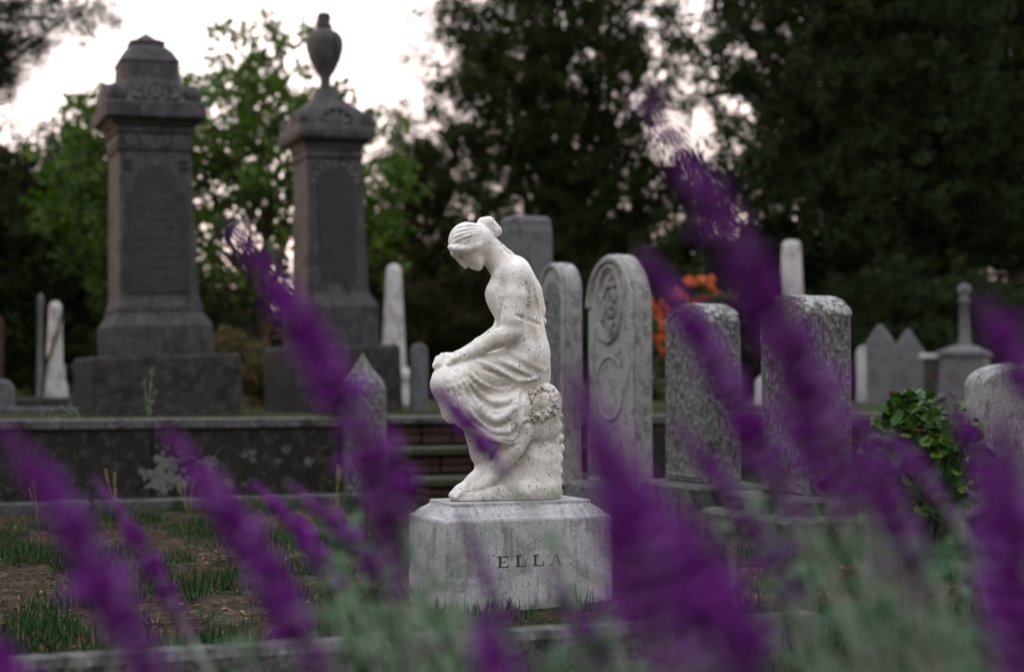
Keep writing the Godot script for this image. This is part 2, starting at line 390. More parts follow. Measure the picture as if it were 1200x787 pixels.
var shoot_places := ["far left of the pedestal group", "second from the left of the pedestal", "touching the pedestal's left foot", "low, left of the pedestal", "below the last letter of the name", "at the pedestal's right front", "low before the pedestal's right half", "with pale upright stem right of the stout headstone's plinth", "left of the bush, mid-height", "behind the others below the broad headstone", "below the leafy bush", "low below the broad headstone", "low between the kerb end and the bush", "at the right below the bush", "at the bottom right", "at the bottom below the kerb's broken end", "beside the nearest purple spike", "at the bottom before the pedestal's left side", "in the lower left over the dry soil", "highest at the right, before the bush", "behind the nearest purple spike, by the plinth", "over the grass left of the pedestal", "at the bottom left over the kerb", "near and low, leftmost of the blurred ones", "near and low before the pedestal's left", "near the bottom edge before the pedestal", "near the bottom edge below the name", "near and low below the stout headstones", "near, in the middle of the lower right", "near the bottom edge below the broad headstone", "near the bottom edge below the bush", "near the lower right corner", "near the bottom edge below the pedestal's middle", "slender, left of the pedestal's top corner", "slender, left of the pedestal's middle", "slender, before the pedestal's left foot", "slender, between the plinths of the stout headstones", "slender, below the broad headstone's left half", "slender, right of the broad headstone's plinth", "slender, left of the bush's foot", "slender, under the bush's right side", "slender, over the soil left of the pedestal", "slender, before the pedestal's right corner"]

# ------------------------------------------------------------------ sculpture: tapered bones joined by a smooth minimum, meshed as surface nets
# The sculptor's sheet: side view units of 1/369 m, x from 597 (middle of the pedestal), y down from 584 (its top), z towards the figure's left hand.
const UNIT := 369.0
var bone_a := PackedVector3Array()
var bone_d := PackedVector3Array()
var bone_inv := PackedFloat32Array()
var bone_r := PackedFloat32Array()
var bone_dr := PackedFloat32Array()
var bone_k := PackedFloat32Array()
var skirt_bones := 0              # bones below this number are the skirt, cut along its hem
var carve_from := 1 << 30         # bones from this number on are cut away
var use_hem := false
var roughen: FastNoiseLite = null
var roughen_by := 0.0
var hem := [[505.0, 486.0], [530.0, 494.0], [550.0, 503.0], [571.0, 511.5], [596.0, 518.5], [612.0, 515.0], [622.0, 504.0], [640.0, 500.0]]

func at_sheet(x: float, y: float, z: float) -> Vector3:
	var s := sin(deg_to_rad(GRID))
	var c := cos(deg_to_rad(GRID))
	return Vector3((x - 597.0 - z * s) / c, 584.0 - y, z) / UNIT

func bone(x0: float, y0: float, z0: float, r0: float, x1: float, y1: float, z1: float, r1: float, k := 6.0) -> void:
	var a := at_sheet(x0, y0, z0)
	var d := at_sheet(x1, y1, z1) - a
	bone_a.append(a); bone_d.append(d)
	bone_inv.append(1.0 / maxf(d.length_squared(), 1e-9))
	bone_r.append(r0 / UNIT); bone_dr.append((r1 - r0) / UNIT); bone_k.append(k / UNIT)

func chain(pts: Array, k := 6.0) -> void:       # pts [x, y, z, r]
	for i in range(pts.size() - 1):
		var p: Array = pts[i]
		var q: Array = pts[i + 1]
		bone(p[0], p[1], p[2], p[3], q[0], q[1], q[2], q[3], k)

func bone_dist(i: int, p: Vector3) -> float:
	var pa := p - bone_a[i]
	var h := clampf(pa.dot(bone_d[i]) * bone_inv[i], 0.0, 1.0)
	return (pa - bone_d[i] * h).length() - bone_r[i] - h * bone_dr[i]

func hem_cut(p: Vector3) -> float:              # positive below the hem
	var x := p.x * cos(deg_to_rad(GRID)) * UNIT + p.z * UNIT * sin(deg_to_rad(GRID)) + 597.0
	var y := 584.0 - p.y * UNIT
	for i in range(hem.size() - 1):
		if x <= hem[i + 1][0] or i == hem.size() - 2:
			var t := clampf((x - hem[i][0]) / (hem[i + 1][0] - hem[i][0]), 0.0, 1.0)
			return (y - lerpf(hem[i][1], hem[i + 1][1], t) - 1.2 * sin(x * 0.55)) / UNIT * 0.9
	return -1.0

func sculpt(p: Vector3, near: PackedInt32Array) -> float:
	var d := 1.0
	var cut := not use_hem
	for i in near:
		if not cut and i >= skirt_bones:
			cut = true
			d = maxf(d, hem_cut(p))
		var pa := p - bone_a[i]
		var h := clampf(pa.dot(bone_d[i]) * bone_inv[i], 0.0, 1.0)
		var e := (pa - bone_d[i] * h).length() - bone_r[i] - h * bone_dr[i]
		var k := bone_k[i]
		if i >= carve_from:
			var g := maxf(k - absf(d + e), 0.0) / k
			d = maxf(d, -e) + g * g * k * 0.25
		else:
			var g := maxf(k - absf(d - e), 0.0) / k
			d = minf(d, e) - g * g * k * 0.25
	if not cut:
		d = maxf(d, hem_cut(p))
	return d

func sculpt_clear() -> void:
	for a in [bone_a, bone_d]: a.clear()
	bone_a = PackedVector3Array(); bone_d = PackedVector3Array()
	bone_inv = PackedFloat32Array(); bone_r = PackedFloat32Array(); bone_dr = PackedFloat32Array(); bone_k = PackedFloat32Array()
	skirt_bones = 0
	carve_from = 1 << 30
	use_hem = false
	roughen = null

func everything() -> PackedInt32Array:
	var r := PackedInt32Array()
	for i in bone_a.size():
		r.append(i)
	return r

func surface_z(x: float, y: float, list: PackedInt32Array, from := 95.0) -> float:    # z where the left side of the figure is met
	var z := from
	for step in 90:
		var d := sculpt(at_sheet(x, y, z), list) * UNIT
		if d < 0.3:
			return z
		z -= maxf(d * 0.8, 0.6)
		if z < -60.0:
			break
	return -999.0

func rope(pts: Array, r: float, k: float, sink := 0.35) -> void:     # a fold laid over the near side along pts [x, y]
	var list := everything()
	var c := []
	var n := 4 * (pts.size() - 1)
	for i in n + 1:
		var t := float(i) / 4.0
		var j := mini(int(t), pts.size() - 2)
		var u := t - j
		var p0 := Vector2(pts[maxi(j - 1, 0)][0], pts[maxi(j - 1, 0)][1])
		var p1 := Vector2(pts[j][0], pts[j][1])
		var p2 := Vector2(pts[j + 1][0], pts[j + 1][1])
		var p3 := Vector2(pts[mini(j + 2, pts.size() - 1)][0], pts[mini(j + 2, pts.size() - 1)][1])
		var q := p1.cubic_interpolate(p2, p0, p3, u)
		var z := surface_z(q.x, q.y, list)
		if z > -900.0:
			var taper := 0.55 + 0.45 * sin(PI * i / n)
			c.append([q.x, q.y, z - r * sink, r * taper])
	chain(c, k)

func net(lo: Vector3, hi: Vector3, cell: float, floor_y := -1.0) -> ArrayMesh:
	const B := 6
	var nx := int(ceil((hi.x - lo.x) / cell / B)) * B + 1
	var ny := int(ceil((hi.y - lo.y) / cell / B)) * B + 1
	var nz := int(ceil((hi.z - lo.z) / cell / B)) * B + 1
	var val := PackedFloat32Array()
	val.resize(nx * ny * nz)
	val.fill(1.0)
	var hd := cell * B * 0.8661
	var active := []
	var all := everything()
	for bz in range(0, nz - 1, B):
		for by in range(0, ny - 1, B):
			for bx in range(0, nx - 1, B):
				var c := lo + Vector3(bx + B * 0.5, by + B * 0.5, bz + B * 0.5) * cell
				var near := PackedInt32Array()
				for i in all:
					if bone_dist(i, c) < hd * 2.0 + bone_k[i] * 1.5:
						near.append(i)
				if near.is_empty():
					continue
				var dc := sculpt(c, near)
				if dc > hd * 1.35 + 0.004 and not use_hem:
					continue
				var fill := dc < -hd * 1.35 - 0.004
				if not fill:
					active.append(Vector3i(bx, by, bz))
				for z in range(bz, bz + B + 1):
					for y in range(by, by + B + 1):
						var row := (z * ny + y) * nx
						for x in range(bx, bx + B + 1):
							if fill:
								val[row + x] = -1.0 if val[row + x] == 1.0 else val[row + x]
								continue
							if absf(val[row + x]) != 1.0:
								continue
							var p := lo + Vector3(x, y, z) * cell
							var d := sculpt(p, near)
							if roughen:
								d -= roughen.get_noise_3dv(p) * roughen_by
							val[row + x] = maxf(d, floor_y - p.y)
	var verts := PackedVector3Array()
	var index := {}
	var corner := [0, 1, nx, nx + 1, nx * ny, nx * ny + 1, nx * ny + nx, nx * ny + nx + 1]
	var off := [Vector3(0, 0, 0), Vector3(1, 0, 0), Vector3(0, 1, 0), Vector3(1, 1, 0), Vector3(0, 0, 1), Vector3(1, 0, 1), Vector3(0, 1, 1), Vector3(1, 1, 1)]
	var edges := [[0, 1], [2, 3], [4, 5], [6, 7], [0, 2], [1, 3], [4, 6], [5, 7], [0, 4], [1, 5], [2, 6], [3, 7]]
	for b in active:
		for z in range(b.z, b.z + B):
			for y in range(b.y, b.y + B):
				for x in range(b.x, b.x + B):
					var i := (z * ny + y) * nx + x
					var mask := 0
					for q in 8:
						if val[i + corner[q]] < 0.0:
							mask |= 1 << q
					if mask == 0 or mask == 255:
						continue
					var sum := Vector3.ZERO
					var cnt := 0
					for e in edges:
						var v0 := val[i + corner[e[0]]]
						var v1 := val[i + corner[e[1]]]
						if (v0 < 0.0) != (v1 < 0.0):
							sum += (off[e[0]] as Vector3).lerp(off[e[1]], v0 / (v0 - v1))
							cnt += 1
					index[i] = verts.size()
					verts.append(lo + (Vector3(x, y, z) + sum / cnt) * cell)
	var idx := PackedInt32Array()
	var nrm := PackedVector3Array()
	nrm.resize(verts.size())
	var step := [1, nx, nx * ny]
	for i in index:
		for ax in 3:
			var v0 := val[i]
			var v1 := val[i + step[ax]]
			if (v0 < 0.0) == (v1 < 0.0):
				continue
			var u: int = step[(ax + 1) % 3]
			var w: int = step[(ax + 2) % 3]
			if not (index.has(i - u) and index.has(i - w) and index.has(i - u - w)):
				continue
			var q := [index[i], index[i - u], index[i - u - w], index[i - w]]
			if v0 >= 0.0:
				q.reverse()
			# q runs counter-clockwise seen from outside; Godot's front faces run clockwise
			for t in [[0, 2, 1], [0, 3, 2]]:
				var a: int = q[t[0]]
				var b2: int = q[t[1]]
				var c2: int = q[t[2]]
				idx.append(a); idx.append(b2); idx.append(c2)
				var n := (verts[c2] - verts[a]).cross(verts[b2] - verts[a])
				nrm[a] += n; nrm[b2] += n; nrm[c2] += n
	for i in nrm.size():
		nrm[i] = nrm[i].normalized()
	var arr := []
	arr.resize(Mesh.ARRAY_MAX)
	arr[Mesh.ARRAY_VERTEX] = verts
	arr[Mesh.ARRAY_NORMAL] = nrm
	arr[Mesh.ARRAY_INDEX] = idx
	var mesh := ArrayMesh.new()
	mesh.add_surface_from_arrays(Mesh.PRIMITIVE_TRIANGLES, arr)
	return mesh

func lay_figure() -> void:
	sculpt_clear()
	use_hem = true
	# skirt: thighs under cloth, the cloth that hangs from them down to the hem
	chain([[606, 428, 16, 25], [566, 438, 19, 22], [527, 449, 18, 18.5]], 8)
	chain([[608, 424, -20, 25], [562, 434, -18, 20], [522, 443, -16, 15]], 8)
	chain([[526, 452, 18, 18.5], [540, 482, 18, 19], [556, 505, 16, 17]], 8)
	chain([[522, 448, -14, 14], [545, 490, -10, 15]], 8)
	chain([[545, 455, 2, 18], [600, 445, 2, 22]], 8)
	chain([[556, 476, 14, 20], [590, 482, 20, 24], [606, 476, 22, 19]], 10)
	chain([[560, 502, 14, 16], [590, 506, 20, 18], [608, 500, 23, 11]], 8)
	chain([[606, 440, 20, 17], [612, 476, 20, 11], [612, 500, 22, 8]], 6)
	chain([[612, 392, 0, 26], [617, 440, 0, 28]], 8)
	chain([[611, 392, 14, 25], [616, 436, 14, 27]], 8)
	chain([[611, 392, -14, 25], [616, 436, -14, 27]], 8)
	chain([[570, 508, -6, 14], [600, 512, -4, 14]], 6)
	# swags and folds
	rope([[534, 452], [548, 484], [570, 507], [600, 513]], 4.0, 1.7, 0.15)
	rope([[540, 450], [557, 489], [578, 503], [600, 500], [611, 484]], 4.2, 1.7, 0.15)
	rope([[545, 447], [563, 476], [581, 490], [598, 480], [608, 458]], 4.6, 1.7, 0.15)
	rope([[549, 445], [564, 462], [580, 470], [597, 467], [609, 450]], 4.2, 1.7, 0.15)
	rope([[551, 438], [568, 451], [588, 457], [610, 446]], 3.4, 1.7, 0.15)
	rope([[560, 424], [582, 433], [604, 445], [628, 443]], 3.6, 1.7, 0.15)
	rope([[574, 419], [598, 428], [620, 439]], 3.0, 1.7, 0.15)
	rope([[594, 414], [614, 423], [636, 434]], 2.8, 1.7, 0.15)
	rope([[526, 440], [531, 470], [548, 497]], 2.8, 3, 0.3)
	rope([[606, 462], [602, 484], [594, 508]], 3.6, 1.7, 0.15)
	rope([[612, 470], [609, 490], [602, 512]], 3.4, 1.7, 0.15)
	rope([[626, 384], [630, 410], [632, 436]], 2.2, 3, 0.3)
	rope([[614, 388], [617, 404], [624, 424]], 2.0, 3, 0.3)
	rope([[635, 384], [639, 410], [641, 436]], 2.2, 3, 0.3)
	skirt_bones = bone_a.size()
	# folded end of the cloth beside the wreath
	rope([[606, 494], [617, 490], [623, 497], [614, 501], [622, 507]], 3.0, 2)
	rope([[550, 501], [571, 509.5], [596, 516.5], [612, 512.5]], 2.6, 1.0, 0.3)
	# hips and waist
	chain([[613, 418, -16, 27], [613, 418, 15, 27]], 12)
	chain([[609, 384, -14, 23], [611, 410, -15, 26]], 10)
	chain([[609, 384, 14, 23], [612, 410, 15, 26]], 10)
	# ribcage, back, breasts, blouse gathered at the waist
	chain([[606, 338, -13, 24], [609, 376, -12, 23]], 10)
	chain([[607, 338, 13, 24], [610, 376, 12, 23]], 10)
	chain([[592, 330, -15, 17], [594, 352, -14, 19]], 10)
	chain([[592, 330, 14, 17], [594, 352, 15, 19], [600, 374, 14, 17]], 10)
	chain([[596, 321, -32, 13], [602, 317, 0, 15], [606, 322, 33, 13]], 14)
	bone(585, 344, -14, 13.5, 590, 354, -14, 14, 10)
	bone(583, 345, 13, 14, 590, 355, 14, 14.5, 10)
	chain([[616, 345, -8, 18], [622, 362, -8, 14.5]], 6)
	chain([[617, 345, 9, 19], [625, 363, 8, 14.5]], 6)
	chain([[598, 368, 31, 4.5], [612, 370, 29, 5], [626, 374, 21, 5], [635, 376, 8, 5], [635, 376, -10, 5]], 2)
	rope([[592, 322], [580, 345], [585, 366]], 2.0, 2, 0.2)
	rope([[598, 320], [588, 342], [592, 368]], 1.8, 2, 0.2)
	rope([[624, 330], [628, 350], [632, 372]], 2.0, 2, 0.2)
	rope([[617, 326], [621, 348], [622, 370]], 2.0, 2, 0.2)
	# neck and head, bowed
	chain([[572, 290, 0, 13.5], [581, 304, 0, 13.0], [592, 318, 0, 16]], 8)
	chain([[548.5, 284.5, 0, 23.0], [558, 283, 0, 20.5]], 4)
	bone(546, 296, 0, 14.5, 555, 305, 0, 10.5, 5)
	bone(551, 300, 7, 8, 560, 308, 5, 6, 5)
	bone(551, 300, -7, 8, 560, 308, -5, 6, 5)
	bone(557, 311, 0, 5.5, 560.5, 313.5, 0, 4.6, 4)
	bone(533.5, 298.5, 4, 4.5, 533.5, 298.5, -4, 4.5, 4)
	chain([[536, 304, 0, 2.2], [541, 309.5, 0, 2.5], [545.3, 313.6, 0, 2.8]], 2.5)
	bone(552.5, 313.5, 2.5, 2.3, 552.5, 313.5, -2.5, 2.3, 1.8)
	bone(556, 314, 2, 2.0, 556, 314, -2, 2.0, 1.8)
	# hair: smooth over the crown, a band swept from the brow over the ear, the knot on top
	for s in [-1.0, 1.0]:
		chain([[528.5, 292.5, 5 * s, 3.4], [536, 295, 13 * s, 4.4], [547, 295, 18.5 * s, 4.6], [559, 290.5, 18.5 * s, 4.8], [569, 282, 12 * s, 5.0], [574, 277, 4 * s, 5]], 1.6)
		for g in 4:
			rope([[531 + g * 2.0, 287 - g * 6.0], [546 + g * 2, 281 - g * 4.6], [564, 276 - g * 2.5]], 1.5, 1.2, 0.5)
	chain([[565.5, 261.5, -2, 6.6], [572, 262, 3, 7.6], [580, 271, 3, 7.4], [577, 270, -4, 7.0]], 1.2)
	chain([[561, 270, 0, 7], [572, 276, 0, 7.5]], 2)
	chain([[578, 284, 3, 5.2], [587, 291, 4, 4.6], [596, 298, 3, 4.6], [604, 306, 2, 5]], 2.0)
	# near arm
	chain([[605, 325, 36, 13.5], [603.5, 350, 41, 14.5], [600, 376, 43, 13], [599, 389, 42, 12]], 2.2)
	bone(603, 322, 22, 13, 605, 326, 36, 13.5, 9)
	chain([[599, 390, 43, 11.5], [584, 398, 39, 11.2], [564, 408.5, 31, 8], [552, 414, 26, 6.3]], 2.2)
	# near hand on the far one, fingers curled over the knee
	chain([[552, 414, 26, 6.3], [544, 418, 22, 6.6], [538, 421, 17, 6.2]], 4)
	for f in 4:
		var o := f * 3.9
		chain([[540, 419.0 + f * 1.6, 24 - o, 3.3], [532, 421.5 + f * 1.9, 23 - o * 1.05, 3.0], [527, 427 + f * 1.6, 22 - o * 1.05, 2.8]], 1.0)
	chain([[547, 414, 17, 3.6], [541, 413, 11, 3.3], [536, 414, 7, 2.9]], 1.2)
	# far arm and hand, the fist that clasps the knee
	chain([[596, 325, -40, 14], [590, 385, -42, 12], [562, 404, -32, 9], [538, 418, -8, 7]], 5)
	chain([[538, 420, -6, 8], [524, 425, 2, 10.5], [521, 430, 6, 10.5]], 4)
	chain([[515, 421, 4, 4], [512, 429, 8, 3.6], [516, 436, 11, 3.2]], 1.0)
	chain([[520, 418, 8, 4], [517, 427, 14, 3.6], [521, 435, 16, 3.2]], 1.0)
	# bare lower legs and the foot
	chain([[556, 500, 10, 13], [562, 530, 9, 10], [567, 548, 8, 8.5]], 5)
	chain([[567, 549, 8, 9], [556, 562, 9, 9], [540, 573, 11, 7], [532, 577, 12, 5]], 5)
	for t in 4:
		bone(540, 573.5, 6 + t * 4.2, 3.2, 530.5 + t * 1.6, 578.5, 6 + t * 4.4, 2.6, 1.2)
	chain([[612, 504, 20, 15], [600, 523, 20, 13.5], [583, 545, 17, 9.5], [576, 557, 15, 8]], 3)
	chain([[576, 558, 15, 8], [564, 566, 16, 6.5], [554, 571, 17, 5]], 3)
	carve_from = bone_a.size()
	bone(539.5, 303.8, 6.0, 2.4, 543, 306.5, 9.5, 1.8, 2)
	bone(539.5, 303.8, -6.0, 2.4, 543, 306.5, -9.5, 1.8, 2)
	bone(552.8, 316.6, 4, 0.7, 552.8, 316.6, -4, 0.7, 1)
	# undercut shadows between the folds
	for g in [[[544, 456], [560, 484], [580, 497], [600, 491]], [[552, 452], [566, 469], [582, 478], [600, 472]], [[558, 448], [574, 457], [592, 461], [608, 453]], [[566, 433], [588, 441], [606, 450]], [[604, 372], [618, 376], [632, 381]], [[612, 476], [607, 496], [600, 510]], [[616, 334], [618, 355], [615, 378]], [[590, 342], [588, 360], [588, 376]], [[538, 458], [552, 488], [572, 503]], [[580, 427], [602, 435], [622, 444]]]:
		rope(g, 2.9, 1.0, 0.0)

func lay_rock() -> void:
	sculpt_clear()
	# dome that carries the wreath, column of rough stone, mound under the feet
	chain([[633.5, 471, 22, 24], [633, 500, 16, 22]], 6)
	chain([[634, 474, -14, 22], [634, 540, -14, 22]], 8)
	chain([[633, 500, 6, 22], [632, 540, 8, 24], [630, 572, 8, 28]], 8)
	chain([[634, 540, -12, 22], [632, 575, -14, 24]], 8)
	chain([[616, 538, -4, 13], [590, 566, -2, 14], [545, 581, 6, 11], [538, 582, 8, 10]], 8)
	chain([[616, 540, -12, 16], [585, 566, -16, 17], [545, 581, -14, 12]], 8)
	chain([[556, 578, 16, 8], [600, 575, 20, 10.5], [640, 572, 20, 14]], 8)
	var r := RandomNumberGenerator.new()
	r.seed = 5
	for i in 8:
		for s in 3:
			bone(652 - s * 3 + r.randf_range(-1.5, 1.5), 486 + i * 13 + r.randf_range(-2, 2), 16 - s * 17 + r.randf_range(-3, 3), 8.0, 648 - s * 3, 492 + i * 13, 16 - s * 17, 7.5, 1.6)
	roughen = FastNoiseLite.new()
	roughen.seed = 4
	roughen.frequency = 26.0
	roughen.fractal_octaves = 3
	roughen_by = 0.004

func build_statue() -> void:
	var t := thing("statue", "white marble statue of a seated mourning girl with bowed head, speckled with lichen", "statue", Vector3(-0.007, 0.3105, -4.88), GRID)
	lay_figure()
	part("figure", net(Vector3(-0.33, 0.0, -0.2), Vector3(0.22, 0.91, 0.2), 0.0031), mats.marble, t)
	var fig := everything()
	lay_rock()
	var rock := part("rock_seat", net(Vector3(-0.25, -0.01, -0.16), Vector3(0.26, 0.40, 0.16), 0.0045, 0.0), mats.rock, t)
	rock.set_meta("label", "rough carved rock seat with lumpy right edge under the figure")
	# wreath of small roses on the near side of the dome, with holes drilled between them
	var list := everything()
	var r := RandomNumberGenerator.new()
	r.seed = 12
	var roses := []
	var pits := []
	for i in 24:
		var a := TAU * i / 24.0 + r.randf_range(-0.1, 0.1)
		var rr := r.randf_range(11.5, 17.0)
		var q := Vector2(634 + cos(a) * rr, 472 + sin(a) * rr * 1.12)
		var z := surface_z(q.x, q.y, list)
		if z < -900.0:
			continue
		for s in 6:
			var b := a * 2.0 + TAU * s / 5.0
			var d := 0.0 if s == 5 else 3.0
			roses.append([q.x + cos(b) * d, q.y + sin(b) * d, z + (1.4 if s == 5 else 0.2), r.randf_range(1.7, 2.5)])
		for s in 2:
			var b := a + r.randf_range(0.05, 0.22)
			var pr := rr + r.randf_range(-5.0, 5.0)
			var px := 634 + cos(b) * pr
			var py := 472 + sin(b) * pr * 1.12
			var pz := surface_z(px, py, list)
			if pz > -900.0:
				pits.append([px, py, pz, r.randf_range(0.9, 1.7)])
	sculpt_clear()
	for q in roses:
		bone(q[0], q[1], q[2] - 3.0, q[3] + 0.6, q[0], q[1], q[2], q[3], 0.7)
	carve_from = bone_a.size()
	for q in pits:
		bone(q[0], q[1], q[2] - 3.5, q[3] * 0.8, q[0], q[1], q[2] + 5.0, q[3], 0.4)
	var wr := part("wreath", net(Vector3(0.0, 0.18, -0.02), Vector3(0.2, 0.40, 0.16), 0.0022), mats.wreath, t)
	wr.set_meta("label", "carved rose wreath with drilled holes")
	sculpt_clear()

# ------------------------------------------------------------------ the pedestal with its cut name
func letter_strokes(ch: String) -> Array:      # convex strokes in units of the letter height
	match ch:
		"E": return [[[0.13, 0], [0.38, 0], [0.38, 1], [0.13, 1]], [[0, 0], [0.98, 0], [0.98, 0.12], [0, 0.12]], [[0, 0.88], [0.95, 0.88], [0.95, 1], [0, 1]], [[0.36, 0.46], [0.7, 0.46], [0.7, 0.55], [0.36, 0.55]], [[0.86, 0.09], [0.98, 0.09], [0.98, 0.34], [0.93, 0.34]], [[0.9, 0.70], [0.95, 0.70], [0.95, 0.91], [0.84, 0.91]], [[0.64, 0.38], [0.7, 0.38], [0.7, 0.63], [0.64, 0.63]]]
		"L": return [[[0.13, 0], [0.38, 0], [0.38, 1], [0.13, 1]], [[0, 0], [0.98, 0], [0.98, 0.12], [0, 0.12]], [[0, 0.88], [0.54, 0.88], [0.54, 1], [0, 1]], [[0.86, 0.09], [0.98, 0.09], [0.98, 0.38], [0.92, 0.38]]]
		"A": return [[[0.12, 0.05], [0.22, 0.05], [0.6, 1], [0.48, 1]], [[0.74, 0.05], [1.02, 0.05], [0.68, 1], [0.46, 1]], [[0.3, 0.34], [0.84, 0.34], [0.84, 0.42], [0.3, 0.42]], [[0, 0], [0.36, 0], [0.36, 0.11], [0, 0.11]], [[0.68, 0], [1.14, 0], [1.14, 0.11], [0.64, 0.11]]]
	return [[[0.02, 0], [0.18, 0], [0.18, 0.16], [0.02, 0.16]]]

func build_pedestal() -> void:
	var t := thing("pedestal", "white marble pedestal lettered with a girl's name under the seated statue", "pedestal", Vector3(-0.007, 0, -4.88), GRID)
	var hx := 0.2825
	var hz := 0.1635
	var csg := CSGCombiner3D.new()
	csg.name = "body"
	t.add_child(csg)
	var st := begin()
	stack(st, [[-0.05, hx, hz], [0.255, hx, hz], [0.262, hx - 0.003, hz - 0.003], [0.266, hx - 0.012, hz - 0.012], [0.279, hx - 0.024, hz - 0.024], [0.290, hx - 0.040, hz - 0.040], [0.297, hx - 0.050, hz - 0.050], [0.300, hx - 0.051, hz - 0.051], [0.307, hx - 0.051, hz - 0.051], [0.310, hx - 0.054, hz - 0.054]], 0.006)
	var body := CSGMesh3D.new()
	body.mesh = done(st)
	body.material = mats.pedestal
	csg.add_child(body)
	var starts := [-0.1105, -0.0510, 0.0065, 0.0645, 0.131]
	var high := 0.036
	var k := 0
	for ch in ["E", "L", "L", "A", "."]:
		var fill := begin()
		var deep := 0.0030
		for s in letter_strokes(ch):
			deep += 0.0002
			var poly := PackedVector2Array()
			var ring := []
			for q in s:
				var v := Vector2(starts[k] + q[0] * high * 1.08, 0.114 + q[1] * high)
				poly.append(v)
				ring.append(Vector3(v.x, v.y, hz - deep))
			var c := CSGPolygon3D.new()
			c.polygon = poly
			c.depth = 0.02
			c.operation = CSGShape3D.OPERATION_SUBTRACTION
			c.position.z = hz + 0.0155
			c.material = mats.pedestal
			csg.add_child(c)
			face(fill, ring, Vector3(0, 0, 1))
		part("letter", done(fill), mats.dirt_line, t).set_meta("label", "dirt-darkened cut letter" if ch != "." else "dirt-darkened cut full stop")
		k += 1

# ------------------------------------------------------------------ the lower ground, the terrace, walls, steps and kerbs
func along(t: float, back: float, y := 0.0) -> Vector3:     # a point on the terrace's front line (t metres to the right of its middle), back metres behind it
	var c := cos(deg_to_rad(GRID))
	var s := sin(deg_to_rad(GRID))
	return Vector3(-1.93 + c * t - s * back, y, -8.67 - s * t - c * back)

func sheet(corners: Array, nu: int, nv: int, bumps: float, seed_: int) -> ArrayMesh:
	var n := FastNoiseLite.new()
	n.seed = seed_
	n.frequency = 0.9
	n.fractal_octaves = 3
	var st := begin(true)
	for j in nv + 1:
		for i in nu + 1:
			var p: Vector3 = (corners[0] as Vector3).lerp(corners[1], float(i) / nu).lerp((corners[3] as Vector3).lerp(corners[2], float(i) / nu), float(j) / nv)
			p.y += n.get_noise_2d(p.x, p.z) * bumps
			st.add_vertex(p)
	for j in nv:
		for i in nu:
			var a := j * (nu + 1) + i
			var b := a + nu + 1
			for k in [a, a + 1, b + 1, a, b + 1, b]:
				st.add_index(k)
	st.generate_normals()
	return st.commit()

func ground_y(x: float, z: float) -> float:
	return near_noise.get_noise_2d(x, z) * 0.03 - 0.012
var near_noise := FastNoiseLite.new()

func build_ground() -> void:
	near_noise.seed = 8
	near_noise.frequency = 0.9
	near_noise.fractal_octaves = 3
	var g := sheet([Vector3(-9, -0.012, -12.5), Vector3(9, -0.012, -12.5), Vector3(9, -0.012, 3), Vector3(-9, -0.012, 3)], 160, 140, 0.03, 8)
	structure("ground", g, mats.soil)
	structure("far_ground", sheet([Vector3(-220, -0.05, -20), Vector3(220, -0.05, -20), Vector3(220, -0.05, 160), Vector3(-220, -0.05, 160)], 4, 4, 0.0, 1), mats.lawn)
	structure("terrace_ground", sheet([along(-60, 160, TERRACE + 1.2), along(90, 160, TERRACE + 1.2), along(90, 0.12, TERRACE), along(-60, 0.12, TERRACE)], 80, 90, 0.0, 2), mats.lawn)

func build_wall(t0: float, t1: float, label: String, post: bool) -> Node3D:
	var w := thing("retaining_wall", label, "wall", along(t0, 0), GRID, "retaining walls of the terrace")
	var run := t1 - t0
	var n := maxi(1, int(round(run / 1.15)))
	for i in n:
		var st := begin()
		var l := run / n
		block(st, Vector3(l * (i + 0.5), 0.205, -0.10), Vector3(l - 0.004, 0.45, 0.2), 0.008)
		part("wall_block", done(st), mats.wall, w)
		st = begin()
		block(st, Vector3(l * (i + 0.5), 0.46, -0.105), Vector3(l - 0.006, 0.06, 0.25), 0.010)
		part("coping_stone", done(st), mats.coping, w)
	return w

func lichen_patch(parent: Node, at: Vector3, r: float, seed_: int) -> void:
	var ra := RandomNumberGenerator.new()
	ra.seed = seed_
	var st := begin(true)
	for k in 60:
		var a := ra.randf() * TAU
		var d := r * sqrt(ra.randf())
		var q := ra.randf_range(0.10, 0.26) * r * (1.3 - d / r * 0.8)
		blob(st, at + Vector3(cos(a) * d * 1.15, sin(a) * d, 0), Vector3(q, q * ra.randf_range(0.7, 1.2), 0.003), Basis.IDENTITY, 9, 4)
	part("lichen_patch", done(st), mats.lichen, parent)

